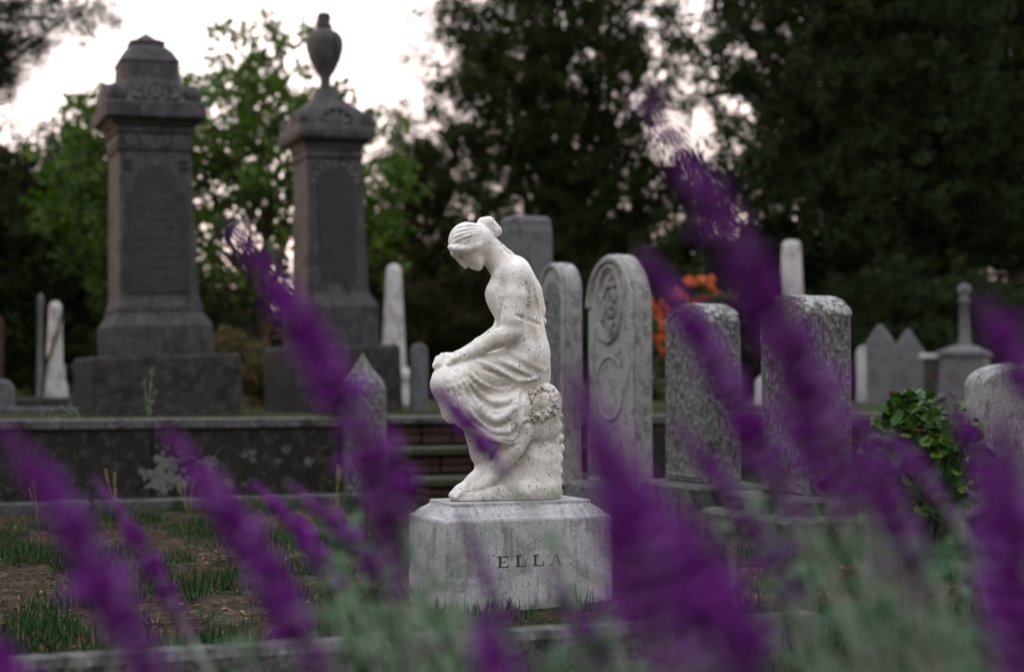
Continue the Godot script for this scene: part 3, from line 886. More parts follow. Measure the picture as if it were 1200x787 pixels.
func build_walls() -> void:
	var w := build_wall(-3.4, 1.0, "long dark mossy retaining wall with pale coping below the two tall monuments", true)
	lichen_patch(w, Vector3(3.40, 0.20, 0.001), 0.15, 3)
	lichen_patch(w, Vector3(3.73, 0.11, 0.001), 0.035, 4)
	lichen_patch(w, Vector3(3.62, 0.23, 0.001), 0.05, 6)
	for k in 9:
		lichen_patch(w, Vector3(rng.randf_range(3.5, 4.35), rng.randf_range(0.1, 0.36), 0.001), rng.randf_range(0.01, 0.03), 20 + k)
	build_wall(2.6, 9.5, "low retaining wall with pale coping behind the row of headstones", false)
	# footing strip along the wall
	for i in 3:
		var st := begin()
		block(st, Vector3(0, 0.01, 0), Vector3(1.46, 0.09, 0.09), 0.012)
		var o := part(numbered("footing_kerb"), done(st), mats.coping, self, along(-2.66 + i * 1.475, -0.16))
		o.rotation_degrees.y = GRID
		tag(o, ["pale footing kerb at the far left foot of the dark wall", "pale footing kerb in the grass below the lichen patch on the wall", "pale footing kerb at the foot of the wall beside the pointed post"][i], "kerb", "footing kerbs along the dark wall")
	# pointed corner post
	var p := thing("corner_post", "grey faceted stone post with pointed top at the end of the dark wall", "post", along(1.14, 0.02), GRID)
	var st2 := begin()
	stack(st2, [[-0.05, 0.135, 0.135], [0.03, 0.135, 0.135], [0.05, 0.125, 0.125], [0.62, 0.118, 0.118], [0.655, 0.124, 0.124]], 0.03)
	part("shaft", done(st2), mats.lichen_stone, p)
	st2 = begin()
	stack(st2, [[0.655, 0.124, 0.124], [0.70, 0.112, 0.112], [0.775, 0.062, 0.062], [0.865, 0.004, 0.004]], 0.055)
	part("point", done(st2), mats.lichen_stone, p)
	# steps up to the terrace
	var s := thing("garden_steps", "worn brick and concrete steps between the pointed post and the statue", "steps", along(1.32, 0), GRID)
	var hs := [0.155, 0.315, 0.49]
	for i in 3:
		var tread := begin()
		block(tread, Vector3(0.62, hs[i] - 0.025, 0.46 - i * 0.34), Vector3(1.24, 0.05, 0.36), 0.012)
		part("tread", done(tread), mats.coping if i == 2 else mats.moss, s)
		var nb := 6
		for b in nb:
			for course in 2:
				var br := begin()
				var sh := 0.10 if course == 1 else 0.0
				var hgt: float = hs[i] - 0.06 - (hs[i - 1] if i > 0 else 0.0)
				block(br, Vector3(0.11 + b * 0.205 + sh * 0.0, (hs[i - 1] if i > 0 else 0.0) + hgt * (0.26 + 0.5 * course) + 0.004, 0.46 - i * 0.34 + 0.02 + rng.randf_range(-0.006, 0.006)), Vector3(0.195, hgt * 0.46, 0.25), 0.008)
				part("brick", done(br), mats.brick, s)
	# the kerb of the girl's plot, in front of the pedestal
	var kerb_labels := ["pale plot kerb at the lower left behind the purple sage", "pale plot kerb in front of the pedestal", "pale broken plot kerb at the lower right with a rounded end"]
	var spans := [[-1.62, -0.30], [-0.29, 0.42], [0.43, 0.86]]
	for i in 3:
		var k := begin()
		var l: float = spans[i][1] - spans[i][0]
		block(k, Vector3(0, 0.02, 0), Vector3(l - 0.008, 0.12, 0.11), 0.018)
		var mid: float = (spans[i][0] + spans[i][1]) / 2.0
		var c := Vector3(mid * 0.9397, 0, -3.72 - mid * 0.342)
		var o2 := part(numbered("plot_kerb"), done(k), mats.coping, self, c)
		o2.rotation_degrees.y = 20.0 + [0.5, -0.6, 1.0][i]
		tag(o2, kerb_labels[i], "kerb", "kerbs of the small plot")

# ------------------------------------------------------------------ gravestones
func plinth(parent: Node, w: float, d: float, h: float, m: Material, y0 := -0.04) -> void:
	var st := begin()
	block(st, Vector3(0, (y0 + h) / 2.0, 0), Vector3(w, h - y0, d), 0.018)
	part("plinth", done(st), m, parent)

func crust(parent: Node, o: PackedVector2Array, depth: float, n: int, seed_: int) -> void:    # pale lichen grown over the top of a stone
	var r := RandomNumberGenerator.new()
	r.seed = seed_
	var st := begin(true)
	var top := 0.0
	for q in o:
		top = maxf(top, q.y)
	for k in n:
		var i := 2 + r.randi() % (o.size() - 3)
		var p := o[i].lerp(o[i + 1], r.randf())
		if p.y < top - 0.13 * r.randf():
			continue
		var e := (o[i + 1] - o[i]).normalized()
		var s := 0.005 + 0.016 * pow(r.randf(), 2.0)
		blob(st, Vector3(p.x, p.y, r.randf_range(-0.5, 0.5) * (depth - 0.02)), Vector3(s, 0.0022, s * r.randf_range(0.6, 1.4)), Basis(Vector3(0, 0, 1), atan2(e.y, e.x)), 7, 4)
	var c := part("lichen_crust", done(st), mats.pale_lichen, parent)
	c.set_meta("kind", "stuff")

func build_headstones() -> void:
	var g := "row of headstones seen from the side"
	# narrow round-topped tablet right behind the girl
	var t := thing("headstone", "narrow round-topped marble headstone right behind the seated figure's back", "headstone", Vector3(0.279, 0, -8.878), -67, g)
	var o := arch(0.333, 1.385, 0.166, 16, 0.12)
	var st := begin()
	slab(st, o, -0.065, 0.05, 0.012)
	rim(st, o, 0.0, 0.032, 0.049, 0.066, true)
	part("tablet", done(st), mats.old_marble, t)
	st = begin()
	slab(st, inset(arch(0.22, 1.28, 0.11, 12, 0.5), 0.0), 0.04, 0.058, 0.008, false)
	part("panel", done(st), mats.lichen_stone, t)
	crust(t, o, 0.11, 120, 4)
	plinth(t, 0.48, 0.28, 0.14, mats.lichen_stone)
	# the tall one with an oval of carved flowers
	t = thing("headstone", "tall round-topped marble headstone carved with an oval of flowers", "headstone", Vector3(0.572, 0, -8.279), -67, g)
	o = arch(0.552, 1.382, 0.276, 22, 0.13)
	st = begin()
	slab(st, o, -0.065, 0.048, 0.012)
	rim(st, o, 0.0, 0.05, 0.047, 0.068, true)
	part("tablet", done(st), mats.old_marble, t)
	var med := begin(true)
	var e := ellipse(0, 1.115, 0.155, 0.215, 28)
	rim(med, e, 0.0, 0.024, 0.047, 0.066)
	rim(med, e, 0.030, 0.042, 0.047, 0.058)
	var mo := part("medallion", done(med), mats.old_marble, t)
	var r := RandomNumberGenerator.new()
	r.seed = 2
	var fl := begin(true)
	for k in 46:
		var a := r.randf() * TAU
		var q := sqrt(r.randf())
		var c := Vector3(cos(a) * q * 0.095, 1.115 + sin(a) * q * 0.155, 0.050)
		var sz := r.randf_range(0.012, 0.026)
		blob(fl, c, Vector3(sz, sz * r.randf_range(0.5, 0.9), 0.018), Basis(Vector3(0, 0, 1), r.randf() * TAU), 8, 5)
		for s in 5:
			var b := TAU * s / 5.0 + a
			blob(fl, c + Vector3(cos(b), sin(b), 0.3) * sz * 0.75, Vector3(sz * 0.42, sz * 0.3, 0.013), Basis(Vector3(0, 0, 1), b), 6, 4)
	part("carved_flowers", done(fl), mats.old_marble, mo)
	med = begin(true)
	rim(med, ellipse(0, 0.66, 0.17, 0.18, 24), 0.0, 0.018, 0.047, 0.058)
	part("medallion", done(med), mats.old_marble, t)
	crust(t, o, 0.11, 160, 3)
	plinth(t, 0.72, 0.30, 0.15, mats.lichen_stone)
	# two thick weathered stones
	t = thing("headstone", "thick weathered headstone with shallow arched top, left of the two stout stones", "headstone", Vector3(0.933, 0, -7.529), -67, g)
	o = arch(0.412, 1.073, 0.10, 14, 0.2, 2.2)
	st = begin()
	slab(st, o, -0.101, 0.098, 0.014)
	rim(st, o, 0.028, 0.046, 0.097, 0.105, true)
	part("tablet", done(st), mats.lichen_stone, t)
	crust(t, o, 0.2, 260, 1)
	plinth(t, 0.60, 0.40, 0.205, mats.coping)
	t = thing("headstone", "broad thick pale-topped headstone, right of the two stout weathered stones", "headstone", Vector3(1.283, 0, -6.709), -67, g)
	o = arch(0.348, 1.064, 0.085, 14, 0.2, 2.2)
	st = begin()
	slab(st, o, -0.1255, 0.1255, 0.016)
	part("tablet", done(st), mats.lichen_stone, t)
	crust(t, o, 0.25, 380, 2)
	plinth(t, 0.56, 0.52, 0.205, mats.coping)
	st = begin()
	block(st, Vector3(0, 0.045, 0), Vector3(0.72, 0.17, 0.68), 0.02)
	part("footing", done(st), mats.coping, t)
	# rounded stone at the right edge
	t = thing("headstone", "pale rounded headstone beside the leafy bush at the right edge", "headstone", Vector3(2.27, 0, -6.95), 8)
	o = arch(0.42, 0.775, 0.10, 14, 0.0)
	st = begin()
	slab(st, o, -0.08, 0.08, 0.03)
	part("tablet", done(st), mats.old_marble, t)
	plinth(t, 0.54, 0.3, 0.1, mats.coping)
	# tall grey granite die behind the figure
	t = thing("granite_monument", "tall plain grey granite monument with sloping shoulders behind the statue", "monument", Vector3(0.10, TERRACE, -11.5), GRID)
	st = begin()
	stack(st, [[0.3, 0.185, 0.15], [1.30, 0.165, 0.135], [1.40, 0.165, 0.135], [1.42, 0.158, 0.128], [1.475, 0.158, 0.128], [1.505, 0.135, 0.105]], 0.012)
	part("die", done(st), mats.grey_granite, t)
	st = begin()
	stack(st, [[-0.02, 0.29, 0.26], [0.26, 0.29, 0.26], [0.3, 0.24, 0.21]], 0.012)
	part("base", done(st), mats.grey_granite, t)

func small_far_stones() -> void:
	# white obelisk between the urn monument and the statue
	var t := thing("obelisk", "slender white marble obelisk between the urn monument and the statue", "obelisk", Vector3(-1.235, TERRACE, -16), GRID)
	var st := begin()
	stack(st, [[0.44, 0.105, 0.105], [1.45, 0.064, 0.064], [1.505, 0.045, 0.045], [1.52, 0.01, 0.01]], 0.006)
	part("shaft", done(st), mats.white_stone, t)
	st = begin()
	stack(st, [[-0.03, 0.17, 0.17], [0.17, 0.17, 0.17], [0.18, 0.145, 0.145], [0.30, 0.14, 0.14], [0.315, 0.165, 0.165], [0.38, 0.16, 0.16], [0.44, 0.115, 0.115]], 0.008)
	part("base", done(st), mats.white_stone, t)
	# the small stone beside it
	t = thing("headstone", "small dark narrow round-topped headstone beside the slender white obelisk", "headstone", Vector3(-0.79, TERRACE, -13), 12)
	st = begin()
	slab(st, arch(0.145, 0.60, 0.075, 12, -0.03), -0.05, 0.05, 0.012)
	part("tablet", done(st), mats.grey_granite, t)
	# white obelisk at the far left, ivy stems on it
	t = thing("obelisk", "white marble obelisk with stepped foot and dark vine at the far left", "obelisk", Vector3(-4.47, TERRACE, -15), GRID)
	st = begin()
	stack(st, [[0.30, 0.09, 0.09], [0.45, 0.085, 0.085], [0.46, 0.072, 0.072], [1.02, 0.055, 0.055], [1.07, 0.03, 0.03]], 0.01)
	part("shaft", done(st), mats.white_stone, t)
	st = begin()
	stack(st, [[-0.03, 0.14, 0.14], [0.12, 0.14, 0.14], [0.13, 0.12, 0.12], [0.22, 0.115, 0.115], [0.30, 0.095, 0.095]], 0.01)
	part("foot", done(st), mats.white_stone, t)
	var v := begin(true)
	tube(v, [Vector3(-0.15, 0.0, 0.16), Vector3(-0.09, 0.45, 0.10), Vector3(0.0, 0.72, 0.082), Vector3(0.06, 0.95, 0.07)], [0.02, 0.018, 0.014, 0.008], 5)
	part("vine", done(v), mats.bark, t)
	# finial of a thin column behind it
	t = thing("grave_column", "thin grey column with knob just behind the far left obelisk", "column", Vector3(-4.83, TERRACE, -15.7), GRID)
	st = begin(true)
	lathe(st, [[0.06, 0.0], [0.06, 0.1], [0.03, 0.14], [0.025, 1.0], [0.037, 1.02], [0.025, 1.05], [0.035, 1.1], [0.028, 1.16], [0.0, 1.2]], Vector3.ZERO, 14)
	part("shaft", done(st), mats.grey_granite, t)
	# red-brown stone at the left edge
	t = thing("headstone", "dark red-brown stone slab at the left edge under the trees", "headstone", Vector3(-5.02, TERRACE, -14.3), 15)
	st = begin()
	slab(st, arch(0.52, 0.95, 0.10, 10, -0.03), -0.09, 0.09, 0.02)
	part("tablet", done(st), mats.red_stone, t)
	t = thing("headstone", "small grey rounded marker in front of the red-brown slab", "headstone", Vector3(-4.42, TERRACE, -13.3), 15)
	st = begin()
	slab(st, arch(0.22, 0.30, 0.11, 10, -0.03), -0.05, 0.05, 0.02)
	part("tablet", done(st), mats.grey_granite, t)
	# plot kerbs at the left
	for k in 2:
		st = begin()
		block(st, Vector3(0, 0.03, 0), Vector3(2.4, [0.16, 0.10][k], 0.18), 0.02)
		var o := part(numbered("terrace_kerb"), done(st), [mats.plinth, mats.coping][k], self, [Vector3(-4.5, TERRACE + 0.03, -14.2), Vector3(-3.95, TERRACE, -11.6)][k])
		o.rotation_degrees.y = GRID - 12
		tag(o, ["dark kerb in front of the white far left obelisk", "pale low kerb left of the big plinth, above the wall"][k], "kerb")
	# truncated white shaft far behind the thick headstone
	t = thing("obelisk", "white obelisk standing tall behind the broad thick headstone", "obelisk", Vector3(2.92, TERRACE, -16), GRID)
	st = begin()
	stack(st, [[0.4, 0.115, 0.115], [1.72, 0.074, 0.074], [1.765, 0.055, 0.055]], 0.008)
	part("shaft", done(st), mats.white_stone, t)
	st = begin()
	stack(st, [[-0.03, 0.3, 0.3], [0.3, 0.28, 0.28], [0.4, 0.2, 0.2]], 0.01)
	part("base", done(st), mats.white_stone, t)
	# far right group
	t = thing("headstone", "dark pointed grey headstone at the left of the far right group", "headstone", Vector3(4.18, TERRACE, -17.4), -20)
	st = begin()
	var o2 := PackedVector2Array([Vector2(-0.15, -0.03), Vector2(0.15, -0.03), Vector2(0.15, 0.74), Vector2(0.012, 0.94), Vector2(-0.012, 0.94), Vector2(-0.15, 0.74)])
	slab(st, o2, -0.11, 0.11, 0.02)
	part("tablet", done(st), mats.grey_granite, t)
	t = thing("headstone", "wide grey gabled headstone behind the dark pointed one", "headstone", Vector3(4.80, TERRACE, -18.6), -10)
	st = begin()
	slab(st, PackedVector2Array([Vector2(-0.24, -0.03), Vector2(0.24, -0.03), Vector2(0.24, 0.58), Vector2(0.015, 0.93), Vector2(-0.015, 0.93), Vector2(-0.24, 0.58)]), -0.13, 0.13, 0.02)
	part("tablet", done(st), mats.grey_granite, t)
	t = thing("headstone", "dark low block headstone with pale cap in the far right group", "headstone", Vector3(4.86, TERRACE, -17.5), -25)
	st = begin()
	block(st, Vector3(0, 0.26, 0), Vector3(0.30, 0.58, 0.2), 0.012)
	part("die", done(st), mats.granite, t)
	st = begin()
	block(st, Vector3(0, 0.585, 0), Vector3(0.38, 0.06, 0.27), 0.012)
	part("cap", done(st), mats.white_stone, t)
	t = thing("pedestal_tomb", "pale grey pedestal tomb carrying a thin column with a ball finial", "tomb", Vector3(5.08, TERRACE, -17.2), -28)
	st = begin()
	stack(st, [[-0.03, 0.24, 0.24], [0.58, 0.24, 0.24], [0.585, 0.27, 0.27], [0.63, 0.27, 0.27], [0.70, 0.10, 0.10]], 0.012)
	part("die", done(st), mats.grey_granite, t)
	st = begin(true)
	lathe(st, [[0.085, 0.68], [0.075, 0.74], [0.064, 0.78], [0.052, 1.18], [0.075, 1.20], [0.06, 1.22], [0.04, 1.25], [0.075, 1.30], [0.08, 1.34], [0.05, 1.38], [0.0, 1.40]], Vector3.ZERO, 14)
	part("column", done(st), mats.grey_granite, t)
	t = thing("headstone", "tiny white marker right of the pedestal tomb", "headstone", Vector3(5.62, TERRACE, -17.3), 0)
	st = begin()
	slab(st, arch(0.11, 0.52, 0.05, 8, -0.03), -0.05, 0.05, 0.012)
	part("tablet", done(st), mats.white_stone, t)
	t = thing("headstone", "low pale marker peeping out beside the dark pointed headstone", "headstone", Vector3(4.35, TERRACE, -18.9), 0)
	st = begin()
	slab(st, arch(0.2, 0.75, 0.1, 8, -0.03), -0.06, 0.06, 0.012)
	part("tablet", done(st), mats.white_stone, t)

# ------------------------------------------------------------------ the two tall monuments
func ring_ornament(st: SurfaceTool, c: Vector3, r0: float, r1: float, z: float) -> void:
	rim(st, ellipse(c.x, c.y, r0, r0, 16), 0.0, r0 - r1, c.z, c.z + z)

func build_monuments() -> void:
	# left: domed cap with rosette gables
	var t := thing("tall_monument", "tall brown-grey monument with domed cap and rosette gables on a dark plinth", "monument", Vector3(-2.72, TERRACE, -11.75), GRID)
	var S := 153.0
	var st := begin()
	stack(st, [[-0.03, 0.548, 0.548], [0.445, 0.54, 0.54], [0.47, 0.525, 0.525]], 0.02)
	part("plinth", done(st), mats.plinth, t)
	st = begin()
	stack(st, [[0.47, 0.375, 0.375], [0.69, 0.375, 0.375], [0.705, 0.365, 0.365], [0.79, 0.315, 0.315], [0.80, 0.318, 0.318], [0.83, 0.318, 0.318], [0.88, 0.30, 0.30]], 0.012)
	part("base", done(st), mats.granite, t)
	st = begin()
	stack(st, [[0.88, 0.30, 0.30], [0.91, 0.293, 0.293], [2.00, 0.268, 0.268], [2.015, 0.285, 0.285], [2.03, 0.285, 0.285]], 0.012)
	part("shaft", done(st), mats.granite, t)
	st = begin()
	stack(st, [[2.03, 0.275, 0.275], [2.135, 0.275, 0.275], [2.145, 0.292, 0.292], [2.165, 0.292, 0.292], [2.18, 0.28, 0.28], [2.235, 0.335, 0.335], [2.25, 0.372, 0.372], [2.355, 0.372, 0.372], [2.37, 0.355, 0.355]], 0.012)
	var cornice := part("cornice", done(st), mats.granite, t)
	for side in 4:
		var b := Basis(Vector3.UP, side * PI / 2)
		for k in 4:
			var rs := begin(true)
			ring_ornament(rs, Vector3(-0.18 + k * 0.12, 2.083, 0.274), 0.036, 0.017, 0.014)
			part("ring_ornament", done(rs), mats.granite_cut, cornice).transform.basis = b
	st = begin()
	stack(st, [[2.37, 0.30, 0.30], [2.45, 0.272, 0.272], [2.52, 0.238, 0.238], [2.56, 0.222, 0.222], [2.68, 0.215, 0.215], [2.70, 0.225, 0.225], [2.72, 0.215, 0.215], [2.79, 0.175, 0.175], [2.84, 0.125, 0.125], [2.855, 0.135, 0.135], [2.875, 0.13, 0.13], [2.895, 0.08, 0.08], [2.945, 0.008, 0.008]], 0.05)
	part("domed_cap", done(st), mats.granite, t)
	for side in 4:
		var b := Basis(Vector3.UP, side * PI / 2)
		var ga := begin()
		slab(ga, arch(0.30, 2.545, 0.15, 14, 2.37), 0.25, 0.345, 0.012)
		var gable := part("gable", done(ga), mats.granite, t)
		gable.transform.basis = b
		var ro := begin(true)
		ring_ornament(ro, Vector3(0, 2.435, 0.344), 0.085, 0.066, 0.014)
		for k in 6:
			var a := TAU * k / 6.0
			blob(ro, Vector3(cos(a) * 0.034, 2.435 + sin(a) * 0.034, 0.345), Vector3(0.030, 0.016, 0.014), Basis(Vector3(0, 0, 1), a), 8, 5)
		part("rosette", done(ro), mats.granite_cut, gable)
		for s in [-1.0, 1.0]:
			var sc := begin(true)
			for k in 3:
				blob(sc, Vector3(s * (0.125 + k * 0.035), 2.40 - k * 0.012 + 0.02 * (k % 2), 0.342), Vector3(0.024, 0.018, 0.014), Basis(Vector3(0, 0, 1), s * 0.6), 8, 5)
			part("scroll_carving", done(sc), mats.granite_cut, gable)
		var ac := begin(true)
		blob(ac, Vector3(0.285, 2.42, 0.285), Vector3(0.075, 0.085, 0.075), Basis(Vector3.UP, 0.78), 12, 8)
		part("corner_horn", done(ac), mats.granite, t).transform.basis = b
	# sunk inscription panel with shouldered arch, its worn lines, corner blocks
	st = begin()
	var po := PackedVector2Array([Vector2(-0.225, 0.93), Vector2(0.225, 0.93), Vector2(0.212, 1.70), Vector2(0.165, 1.70)])
	for i in 13:
		var a := PI * i / 12.0
		po.append(Vector2(cos(a) * 0.162, 1.75 + sin(a) * 0.15))
	po.append(Vector2(-0.165, 1.70)); po.append(Vector2(-0.212, 1.70))
	slab(st, po, 0.24, 0.3035, 0.006, false)
	var pn := part("inscription_panel", done(st), mats.granite_panel, t)
	for row in 10:
		var ln := begin()
		var half: float = [0.11, 0.05, 0.13, 0.15, 0.14, 0.17, 0.15, 0.17, 0.17, 0.1][row]
		var x := -half
		while x < half:
			var w := rng.randf_range(0.006, 0.016)
			block(ln, Vector3(x + w / 2, 1.66 - row * 0.072 + rng.randf_range(-0.002, 0.002), 0.3038), Vector3(w, rng.randf_range(0.02, 0.03), 0.003), 0.001)
			x += w + rng.randf_range(0.008, 0.022)
		part("worn_line", done(ln), mats.granite_worn, pn).set_meta("kind", "stuff")
	for s in [-1.0, 1.0]:
		var cb := begin(true)
		for k in 4:
			blob(cb, Vector3(s * (0.205 + (k % 2) * 0.03 - 0.01), 1.885 + (k / 2) * 0.04, 0.271), Vector3(0.022, 0.022, 0.016), Basis.IDENTITY, 8, 5)
		part("carved_flower", done(cb), mats.granite_panel, t)
	t.rotation_degrees.z = 2.0
	# right: draped cap with an urn
	t = thing("tall_monument", "tall grey monument crowned by a stone urn behind a purple sage spike", "monument", Vector3(-1.52, TERRACE, -13.0), GRID)
	st = begin()
	stack(st, [[-0.03, 0.475, 0.475], [0.55, 0.465, 0.465], [0.575, 0.45, 0.45]], 0.02)
	part("plinth", done(st), mats.plinth, t)
	st = begin()
	stack(st, [[0.575, 0.325, 0.325], [0.90, 0.325, 0.325], [0.915, 0.32, 0.32], [1.0, 0.275, 0.275], [1.03, 0.265, 0.265]], 0.012)
	part("base", done(st), mats.granite, t)
	st = begin()
	stack(st, [[1.03, 0.262, 0.262], [2.13, 0.232, 0.232], [2.15, 0.25, 0.25], [2.175, 0.25, 0.25], [2.20, 0.235, 0.235]], 0.012)
	part("shaft", done(st), mats.granite, t)
	st = begin()
	stack(st, [[2.20, 0.24, 0.24], [2.27, 0.27, 0.27], [2.30, 0.325, 0.325], [2.325, 0.335, 0.335], [2.38, 0.335, 0.335], [2.39, 0.325, 0.325], [2.47, 0.30, 0.30], [2.56, 0.24, 0.24], [2.63, 0.165, 0.165], [2.66, 0.13, 0.13]], 0.025)
	part("cap", done(st), mats.granite, t)
	for side in 4:
		var b := Basis(Vector3.UP, side * PI / 2)
		var ho := begin(true)
		blob(ho, Vector3(0.27, 2.46, 0.27), Vector3(0.06, 0.08, 0.06), Basis(Vector3.UP, 0.78), 12, 8)
		part("corner_horn", done(ho), mats.granite, t).transform.basis = b
		var pa := begin(true)
		for k in 5:
			var a := PI * (0.14 + 0.18 * k)
			blob(pa, Vector3(cos(a) * 0.075, 2.41 + sin(a) * 0.075, 0.318 - sin(a) * 0.012), Vector3(0.055, 0.017, 0.014), Basis(Vector3(0, 0, 1), a), 8, 5)
		part("palmette", done(pa), mats.granite_cut, t).transform.basis = b
		var gb := begin()
		slab(gb, arch(0.32, 2.56, 0.17, 14, 2.385), 0.2, 0.312, 0.012)
		part("gable", done(gb), mats.granite, t).transform.basis = b
	st = begin(true)
	lathe(st, [[0.130, 2.640], [0.125, 2.686], [0.100, 2.708], [0.100, 2.737], [0.055, 2.777], [0.042, 2.822], [0.050, 2.845], [0.045, 2.857], [0.085, 2.914], [0.130, 3.005], [0.156, 3.096], [0.162, 3.153], [0.153, 3.199], [0.124, 3.239], [0.085, 3.261], [0.068, 3.273], [0.068, 3.295], [0.079, 3.301], [0.051, 3.318], [0.056, 3.347], [0.063, 3.375], [0.051, 3.409], [0.000, 3.427]], Vector3.ZERO, 28)
	part("urn", done(st), mats.granite, t)
	st = begin()
	slab(st, arch(0.32, 2.06, 0.16, 14, 1.09), 0.2, 0.2625, 0.006, false)
	part("inscription_panel", done(st), mats.granite_panel, t)
	for k in 9:
		var fr := begin(true)
		var a := PI * (k + 0.5) / 9.0
		blob(fr, Vector3(cos(a) * 0.185, 1.91 + sin(a) * 0.185, 0.236), Vector3(0.022, 0.014, 0.014), Basis(Vector3(0, 0, 1), a), 8, 5)
		part("carved_leaf", done(fr), mats.granite_cut, t)
	t.rotation_degrees.z = 1.5

# ------------------------------------------------------------------ plants
func leaf_quad(st: SurfaceTool, p: Vector3, dir: Vector3, up: Vector3, l: float, w: float, c: Color, fold := 0.25) -> void:
	var s := dir.cross(up).normalized()
	var n := s.cross(dir).normalized()
	var m := p + dir * l * 0.45 + n * l * 0.04
	var a := m + s * w * 0.5 + n * w * fold
	var b := m - s * w * 0.5 + n * w * fold
	var e := p + dir * l - n * l * 0.12
	for v in [p, a, m, m, a, e, p, m, b, m, e, b]:
		st.set_color(c)
		st.add_vertex(v)

func sprig(count: int, l: float, w: float, seed_: int, needle := false) -> ArrayMesh:
	var r := RandomNumberGenerator.new()
	r.seed = seed_
	var st := begin()
	for i in count:
		var y := r.randf()
		var a := i * 2.4 + r.randf() * 0.6
		var d := Vector3(cos(a), r.randf_range(-0.3, 0.9), sin(a)).normalized()
		var p := Vector3(cos(a) * 0.06, y * 0.9 - 0.45, sin(a) * 0.06)
		if not needle:
			p += d * r.randf_range(0.0, 0.25)
		var g := r.randf_range(0.75, 1.25)
		leaf_quad(st, p, d, Vector3(r.randf_range(-0.4, 0.4), 1, r.randf_range(-0.4, 0.4)).normalized(), l * r.randf_range(0.75, 1.2), w * r.randf_range(0.8, 1.2), Color(g, g, g))
	return done(st)

func scatter(mesh: Mesh, xf: Array, colors: Array) -> MultiMesh:
	var mm := MultiMesh.new()
	mm.transform_format = MultiMesh.TRANSFORM_3D
	mm.use_colors = true
	mm.mesh = mesh
	mm.instance_count = xf.size()
	for i in xf.size():
		mm.set_instance_transform(i, xf[i])
		mm.set_instance_color(i, colors[i])
	return mm

func foliage(parent: Node, called: String, lobes: Array, clumps: int, per: int, clump_r: float, size: float, mesh: Mesh, m: Material, c0: Color, c1: Color, r: RandomNumberGenerator, droop := 0.0) -> Array:
	var xf := []
	var cl := []
	var centres := []
	var total := 0.0
	for l in lobes:
		total += l[1].x * l[1].y * l[1].z
	for l in lobes:
		var n := int(round(clumps * l[1].x * l[1].y * l[1].z / total))
		for i in n:
			var d := Vector3(r.randfn(), r.randfn(), r.randfn()).normalized()
			var c: Vector3 = l[0] + d * (l[1] as Vector3) * pow(r.randf(), 0.42)
			centres.append(c)
			var tone := c0.lerp(c1, r.randf())
			var cr := clump_r * r.randf_range(0.6, 1.35)
			var k := int(per * r.randf_range(0.5, 1.5))
			for j in k:
				var p := c + Vector3(r.randfn() * cr, r.randfn() * cr * 0.6 - droop * r.randf() * cr, r.randfn() * cr)
				var b := Basis.from_euler(Vector3(r.randf() * TAU, r.randf() * TAU, r.randf() * TAU)).scaled(Vector3.ONE * size * r.randf_range(0.7, 1.3))
				xf.append(Transform3D(b, p))
				var v := r.randf_range(0.8, 1.25)
				cl.append(Color(tone.r * v, tone.g * v, tone.b * v))
	var o := MultiMeshInstance3D.new()
	o.name = called
	o.multimesh = scatter(mesh, xf, cl)
	o.material_override = m
	o.set_meta("kind", "stuff")
	parent.add_child(o, true)
	return centres

func woody(parent: Node, top: float, r0: float, centres: Array, limbs: int, r: RandomNumberGenerator, lean := Vector3.ZERO, first := 0.25) -> void:
	var st := begin(true)
	var pts := []
	var rad := []
	var sway := Vector3(r.randf_range(-1, 1), 0, r.randf_range(-1, 1)) * 0.05 * top
	for i in 9:
		var t := i / 8.0
		pts.append(Vector3(0, -0.1 + t * top, 0) + lean * t * t + sway * sin(t * 4.0) * t)
		rad.append(r0 * (1.25 if i == 0 else 1.0) * (1.0 - 0.8 * t))
	tube(st, pts, rad, 9)
	part("trunk", done(st), mats.bark, parent)
	for k in limbs:
		if centres.is_empty():
			return
		var c: Vector3 = centres[r.randi() % centres.size()]
		var t := clampf(first + r.randf() * (0.95 - first), 0, 0.97)
		t = minf(t, maxf(0.08, (c.y - 0.1) / top * r.randf_range(0.5, 0.95)))
		var f := t * 8.0
		var a: Vector3 = (pts[int(f)] as Vector3).lerp(pts[mini(int(f) + 1, 8)], f - int(f))
		var rr := r0 * (1.0 - 0.8 * t) * 0.5
		var mid := a.lerp(c, 0.5) + Vector3(r.randf_range(-0.1, 0.1), r.randf_range(0.0, 0.16), r.randf_range(-0.1, 0.1)) * a.distance_to(c)
		var lb := begin(true)
		tube(lb, [a, a.lerp(mid, 0.6), mid, mid.lerp(c, 0.55), c], [rr, rr * 0.8, rr * 0.6, rr * 0.4, rr * 0.12], 5)
		part("limb", done(lb), mats.bark, parent)

